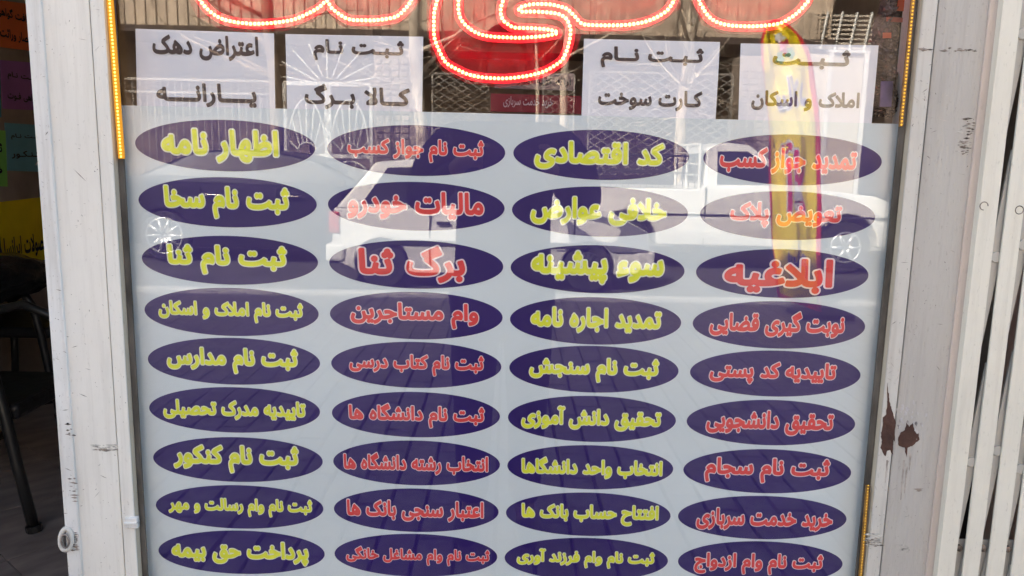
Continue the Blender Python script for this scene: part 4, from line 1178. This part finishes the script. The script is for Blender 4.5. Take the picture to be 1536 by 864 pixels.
# white pickup
def ex_pick(t, vv, gv):
    for s_ in (1, -1):
        y = s_ * .845
        for u in (2.04, 3.42): MB().box(u - .007, u + .007, min(y, y - s_ * .03), max(y, y - s_ * .03), .35, 1.1).build('door_seam', M['trim'], t)
        MB().box(3.16, 3.36, min(y, y + s_ * .03), max(y, y + s_ * .03), .92, .975).build('door_handle', M['trim'], t, bevel=.006)
        MB().box(.05, 4.5, min(y, y + s_ * .012), max(y, y + s_ * .012), .73, .75).build('crease_strip', M['trim'], t)
        MB().box(-.02, .06, min(s_ * .66, s_ * .85), max(s_ * .66, s_ * .85), .7, .95).build('tail_lamp', M['tail'], t, bevel=.01)
        MB().box(4.5, 4.68, min(s_ * .5, s_ * .82), max(s_ * .5, s_ * .82), .75, .92).build('headlight', M['lamp'], t, bevel=.02)
        MB().box(3.1, 3.22, min(s_ * .88, s_ * 1.05), max(s_ * .88, s_ * 1.05), 1.15, 1.38).build('wing_mirror', M['trim'], t, bevel=.02)
    # load bed guard rails
    for s_ in (1, -1):
        for z in (1.28, 1.5): MB().tube([(.08, s_ * .78, z), (1.9, s_ * .78, z)], .014, 6).build('bed_rail', M['trim'], t)
        for k in range(24): MB().tube([(.08 + k * .079, s_ * .78, 1.08), (.08 + k * .079, s_ * .78, 1.5)], .006, 4).build('rail_bar', M['trim'], t)
    for u in (1.96,):
        for v in (-.75, 0, .75): MB().tube([(u, v, 1.05), (u, v, 1.66)], .02, 6).build('rack_post', M['white_metal'], t)
        for z in (1.25, 1.4, 1.55, 1.66): MB().tube([(u, -.75, z), (u, .75, z)], .018, 6).build('rack_bar', M['white_metal'], t)
    MB().box(4.55, 4.78, -.82, .82, .4, .6).build('bumper', M['trim'], t, bevel=.03)
low = [(.0, .42), (.0, 1.07), (1.98, 1.07), (2.0, 1.12), (3.5, 1.1), (4.3, 1.02), (4.62, .9), (4.68, .5), (4.6, .35), (4.45, .34)] + list(reversed(arc(3.95, .42, .36, 10, .34))) + [(3.45, .33), (1.45, .33)] + list(reversed(arc(1.0, .42, .36, 10, .34))) + [(.3, .4)]
gh = [(2.02, 1.1), (2.08, 1.62), (2.35, 1.69), (2.65, 1.66), (3.45, 1.1)]
sw = [[(2.2, 1.14), (2.22, 1.57), (2.62, 1.58), (3.22, 1.14)]]
car('white_pickup', 'white single cab pickup with a railed load bed parked across the road', 'pickup', place(821, 11.4, -.035), 4.7, 1.7, low, gh, (1.0, 3.95), 'car_white', sw, .34, .2, rim='alloy', spokes=6, extras=ex_pick, tumble=.2)

# ------------------------------------------------------------------ feather flag
FD = 7.3
def satin(name, col):
    m = mat(name, col, .3, metal=.12, var=.06, scale=6, bump=.4, bscale=9, stretch=(1, 1, .5)); pass
    m.node_tree.nodes['Principled BSDF'].inputs['Specular IOR Level'].default_value = .8
    return m
M['flag_y'] = satin('yellow_satin', (.96, .74, .02)); M['flag_r'] = satin('red_satin', (.70, .04, .06))
M['flag_p'] = satin('violet_print', (.12, .06, .30)); M['flag_w'] = satin('white_print', (.8, .78, .8)); M['flag_m'] = satin('crimson_print', (.62, .03, .12)); M['flag_g'] = satin('green_print', (.15, .45, .25))
Lp = [(1146, 36), (1141, 60), (1142, 110), (1147, 160), (1152, 230), (1157, 300), (1161, 360), (1165, 420), (1170, 447)]
Rp = [(1172, 32), (1198, 52), (1214, 88), (1222, 140), (1228, 200), (1228, 300), (1228, 370), (1229, 430), (1229, 468)]
fp = RF(1231, 460, FD)
flag = thing('feather_flag', 'tall yellow feather flag with a red border standing on the pavement edge', 'flag', (fp.x, fp.y, 0))
def flagpt(u, v):
    k = v * 8; i = min(int(k), 7); t_ = k - i
    l_ = Vector(Lp[i]) * (1 - t_) + Vector(Lp[i + 1]) * t_; r_ = Vector(Rp[i]) * (1 - t_) + Vector(Rp[i + 1]) * t_
    q = l_ * (1 - u) + r_ * u; p = RF(q.x, q.y, FD)
    fold = .055 * math.sin(9 * u + 5.5 * v) * (1 - u) ** .7 + .028 * math.sin(23 * u - 14 * v + 1) * (1 - u * .6) + .012 * math.sin(31 * v + 7 * u)
    return Vector((p.x, p.y + fold, p.z))
NU, NV = 22, 90
mb = MB(); vs = [flagpt(i / NU, j / NV) for j in range(NV + 1) for i in range(NU + 1)]
for j in range(NV):
    for i in range(NU):
        edge = i < 1 or i >= NU - 1 or j < 2 or j >= NV - 3
        mb.add([], []); mb.f.append((j * (NU + 1) + i, j * (NU + 1) + i + 1, (j + 1) * (NU + 1) + i + 1, (j + 1) * (NU + 1) + i)); mb.mi.append(1 if edge else 0)
mb.v = [tuple(v) for v in vs]
P(mb.build('cloth', [M['flag_y'], M['flag_r']], flag, smooth=True), flag)
pole = [flagpt(1.0, k / 14) + Vector((.012, 0, 0)) for k in range(14, -1, -1)]
pole = [Vector((fp.x + .01, fp.y, 0.0))] + pole + [flagpt(.6, 0) + Vector((0, 0, .02)), flagpt(.1, 0.01)]
P(MB().tube(pole, .012, 8).build('pole', M['flag_r'], flag, smooth=True), flag)
P(MB().box(fp.x - .25, fp.x + .25, fp.y - .2, fp.y + .2, 0.001, .05).build('base', M['trim'], flag, bevel=.015), flag)
def on_flag(u, v, lift):                     # u runs right to left as seen from the shop, so that the print reads true there
    p = flagpt(1 - u, v_of(v)); return Vector((p.x, p.y + .004 + lift, p.z))
def v_of(v): return v
for txt, u0, u1, v0, v1, mn in (('سالاد', .18, .74, .40, .29, 'flag_p'), ('آلا', .25, .72, .66, .49, 'flag_m'), ('سلام', .25, .74, .86, .75, 'flag_p')):
    o = letter_obj('lettering_outline', txt, (u0, u1, v0, v1), M['flag_w'], flag, nib=(.018, .018), grow=.03, fn=on_flag); P(o, flag)
    o = letter_obj('lettering', txt, (u0, u1, v0, v1), M[mn], flag, nib=(.018, .018), fn=on_flag, lift=.003); P(o, flag)
for (u, v, r_, mn, nm) in ((.42, .17, .10, 'flag_m', 'printed_flower'), (.35, .20, .08, 'flag_g', 'printed_leaf'), (.55, .21, .08, 'flag_g', 'printed_leaf'), (.5, .12, .11, 'flag_w', 'printed_blossom')):
    mb = MB(); K = 24; vs = [on_flag(u + r_ * (1 + .25 * math.sin(5 * a)) * math.cos(a), v + r_ * .3 * (1 + .25 * math.sin(5 * a)) * math.sin(a), .002 + .0015 * (nm == 'printed_blossom')) for a in [2 * math.pi * k / K for k in range(K)]] + [on_flag(u, v, .003)]
    mb.add(vs, [(k, (k + 1) % K, K) for k in range(K)]); P(mb.build(nm, M[mn], flag), flag)

# ------------------------------------------------------------------ the photographer
M['jacket'] = mat('dark_jacket', (.018, .018, .022), .85, var=.2, scale=12, bump=.4, bscale=30)
M['trouser'] = mat('dark_trousers', (.022, .022, .028), .9, var=.2, scale=12)
M['skin'] = mat('skin', (.42, .25, .18), .55, var=.06, scale=12)
M['hair'] = mat('black_hair', (.012, .01, .009), .6, bump=.6, bscale=90)
M['shoe'] = mat('dark_shoe', (.02, .018, .018), .5)
per = thing('person', 'person in dark jacket and trousers holding up a phone, mirrored in the window', 'person', (-.012, -1.62, 0))
def skin(name, nodes, edges, m, par, sub=1, root=0):
    me = bpy.data.meshes.new(name); me.from_pydata([n[:3] for n in nodes], edges, [])
    o = link(name, me, m, par); sm = o.modifiers.new('skin', 'SKIN')
    lay = me.skin_vertices[0].data
    for i, n in enumerate(nodes):
        r = n[3]; lay[i].radius = (r, r) if not isinstance(r, tuple) else r; lay[i].use_root = i == root
    sm.use_smooth_shade = True
    s2 = o.modifiers.new('sub', 'SUBSURF'); s2.levels = s2.render_levels = sub
    return o
# local frame: person faces +y
N = [(0, 0, .94, (.13, .09)), (0, .0, 1.12, (.125, .085)), (0, -.01, 1.28, (.14, .09)), (0, -.01, 1.42, (.14, .085)), (0, 0, 1.53, (.06, .06)), (0, .02, 1.60, .055), (0, .03, 1.68, (.072, .085)), (0, .025, 1.76, (.074, .09)), (0, .01, 1.81, (.05, .06))]
Ed = [(i, i + 1) for i in range(8)]
def chain(start, pts):
    k = start
    for p in pts: N.append(p); Ed.append((k, len(N) - 1)); k = len(N) - 1
    return k
hands = []
for s_ in (-1, 1):
    sh = chain(3, [(s_ * .19, 0, 1.45, .068), (s_ * .255, .03, 1.36, .056), (s_ * .275, .06, 1.25, .047), (s_ * .20, .20, 1.32, .037), (s_ * .135, .30, 1.395, .027)])
    pm = chain(sh, [(s_ * .12 + .03, .33, 1.415, .022)])
    for k, (dz, L_) in enumerate(((.030, .9), (.012, 1.0), (-.006, .95), (-.024, .8))):
        chain(pm, [(s_ * .105 + .03, .345, 1.42 + dz, .0095), (s_ * (.105 - .018 * L_) + .03, .356, 1.42 + dz, .0085), (s_ * (.105 - .034 * L_) + .03, .352, 1.42 + dz, .0075)])
    chain(pm, [(s_ * .10 + .03, .335, 1.385, .010), (s_ * .075 + .03, .338, 1.392, .009)])
    hip = chain(0, [(s_ * .095, 0, .88, .092), (s_ * .10, .01, .68, .078), (s_ * .10, .02, .48, .06), (s_ * .10, -.01, .28, .052), (s_ * .10, -.03, .10, .042), (s_ * .11, .05, .045, .038), (s_ * .12, .14, .035, .030)])
body = skin('body', N, Ed, M['skin'], per, 2)
# clothing: jacket and trousers as their own shells
NJ = [(0, 0, .74, (.20, .145)), (0, 0, .90, (.20, .145)), (0, .0, 1.12, (.185, .13)), (0, -.01, 1.28, (.205, .14)), (0, -.01, 1.42, (.195, .125)), (0, 0, 1.535, (.078, .078))]; EJ = [(0, 1), (1, 2), (2, 3), (3, 4), (4, 5)]
for s_ in (-1, 1):
    k = 4
    for p in [(s_ * .20, 0, 1.45, .10), (s_ * .26, .02, 1.36, .085), (s_ * .285, .05, 1.25, .075), (s_ * .22, .18, 1.31, .055), (s_ * .15, .28, 1.38, .038)]:
        NJ.append(p); EJ.append((k, len(NJ) - 1)); k = len(NJ) - 1
skin('jacket', NJ, EJ, M['jacket'], per, 2)
NT = [(0, 0, .93, (.165, .12))]; ET = []
for s_ in (-1, 1):
    k = 0
    for p in [(s_ * .095, 0, .86, .108), (s_ * .10, .01, .68, .094), (s_ * .10, .02, .48, .078), (s_ * .10, -.01, .28, .07), (s_ * .10, -.03, .10, .064)]:
        NT.append(p); ET.append((k, len(NT) - 1)); k = len(NT) - 1
skin('trousers', NT, ET, M['trouser'], per, 2)
def ell(name, c, s, m, par, zc=None, sub=3):
    bm = bmesh.new(); bmesh.ops.create_icosphere(bm, subdivisions=sub, radius=1)
    for v in bm.verts: v.co = Vector((c[0] + v.co.x * s[0], c[1] + v.co.y * s[1], c[2] + v.co.z * s[2]))
    if zc: bmesh.ops.delete(bm, geom=[v for v in bm.verts if zc(v.co)], context='VERTS')
    me = bpy.data.meshes.new(name); bm.to_mesh(me); bm.free(); me.polygons.foreach_set('use_smooth', [True] * len(me.polygons))
    return link(name, me, m, par)
ell('hair', (0, .005, 1.77), (.092, .108, .105), M['hair'], per, lambda c: c.z < 1.72 and c.y > -.02 or (c.y > .085 and c.z < 1.82))
for s_ in (-1, 1):
    ell('eye', (s_ * .031, .105, 1.735), (.012, .008, .007), M['flag_w'], per, sub=2)
    ell('ear', (s_ * .083, .01, 1.715), (.012, .022, .034), M['skin'], per, sub=2)
    ell('shoe', (s_ * .115, .06, .042), (.052, .14, .042), M['shoe'], per, sub=3)
MB().add([(-.006, .108, 1.735), (.006, .108, 1.735), (-.017, .108, 1.69), (.017, .108, 1.69), (0, .135, 1.693)], [(0, 1, 4), (0, 4, 2), (1, 3, 4), (2, 4, 3)]).build('nose', M['skin'], per, smooth=True)
ell('mouth', (0, .103, 1.66), (.024, .006, .006), M['flag_m'], per, sub=2)
ph = MB().box(-.078, .078, -.0045, .0045, -.0375, .0375).build('phone', mat('black_phone', (.02, .02, .025), .2, coat=1), bevel=.004)
ph.location = (.0, -1.25 - .012, 1.42 - .012)
tag(ph, 'black mobile phone held level in both hands of the photographer', 'phone')
bpy.data.objects.remove(_to); bpy.data.curves.remove(_tc)
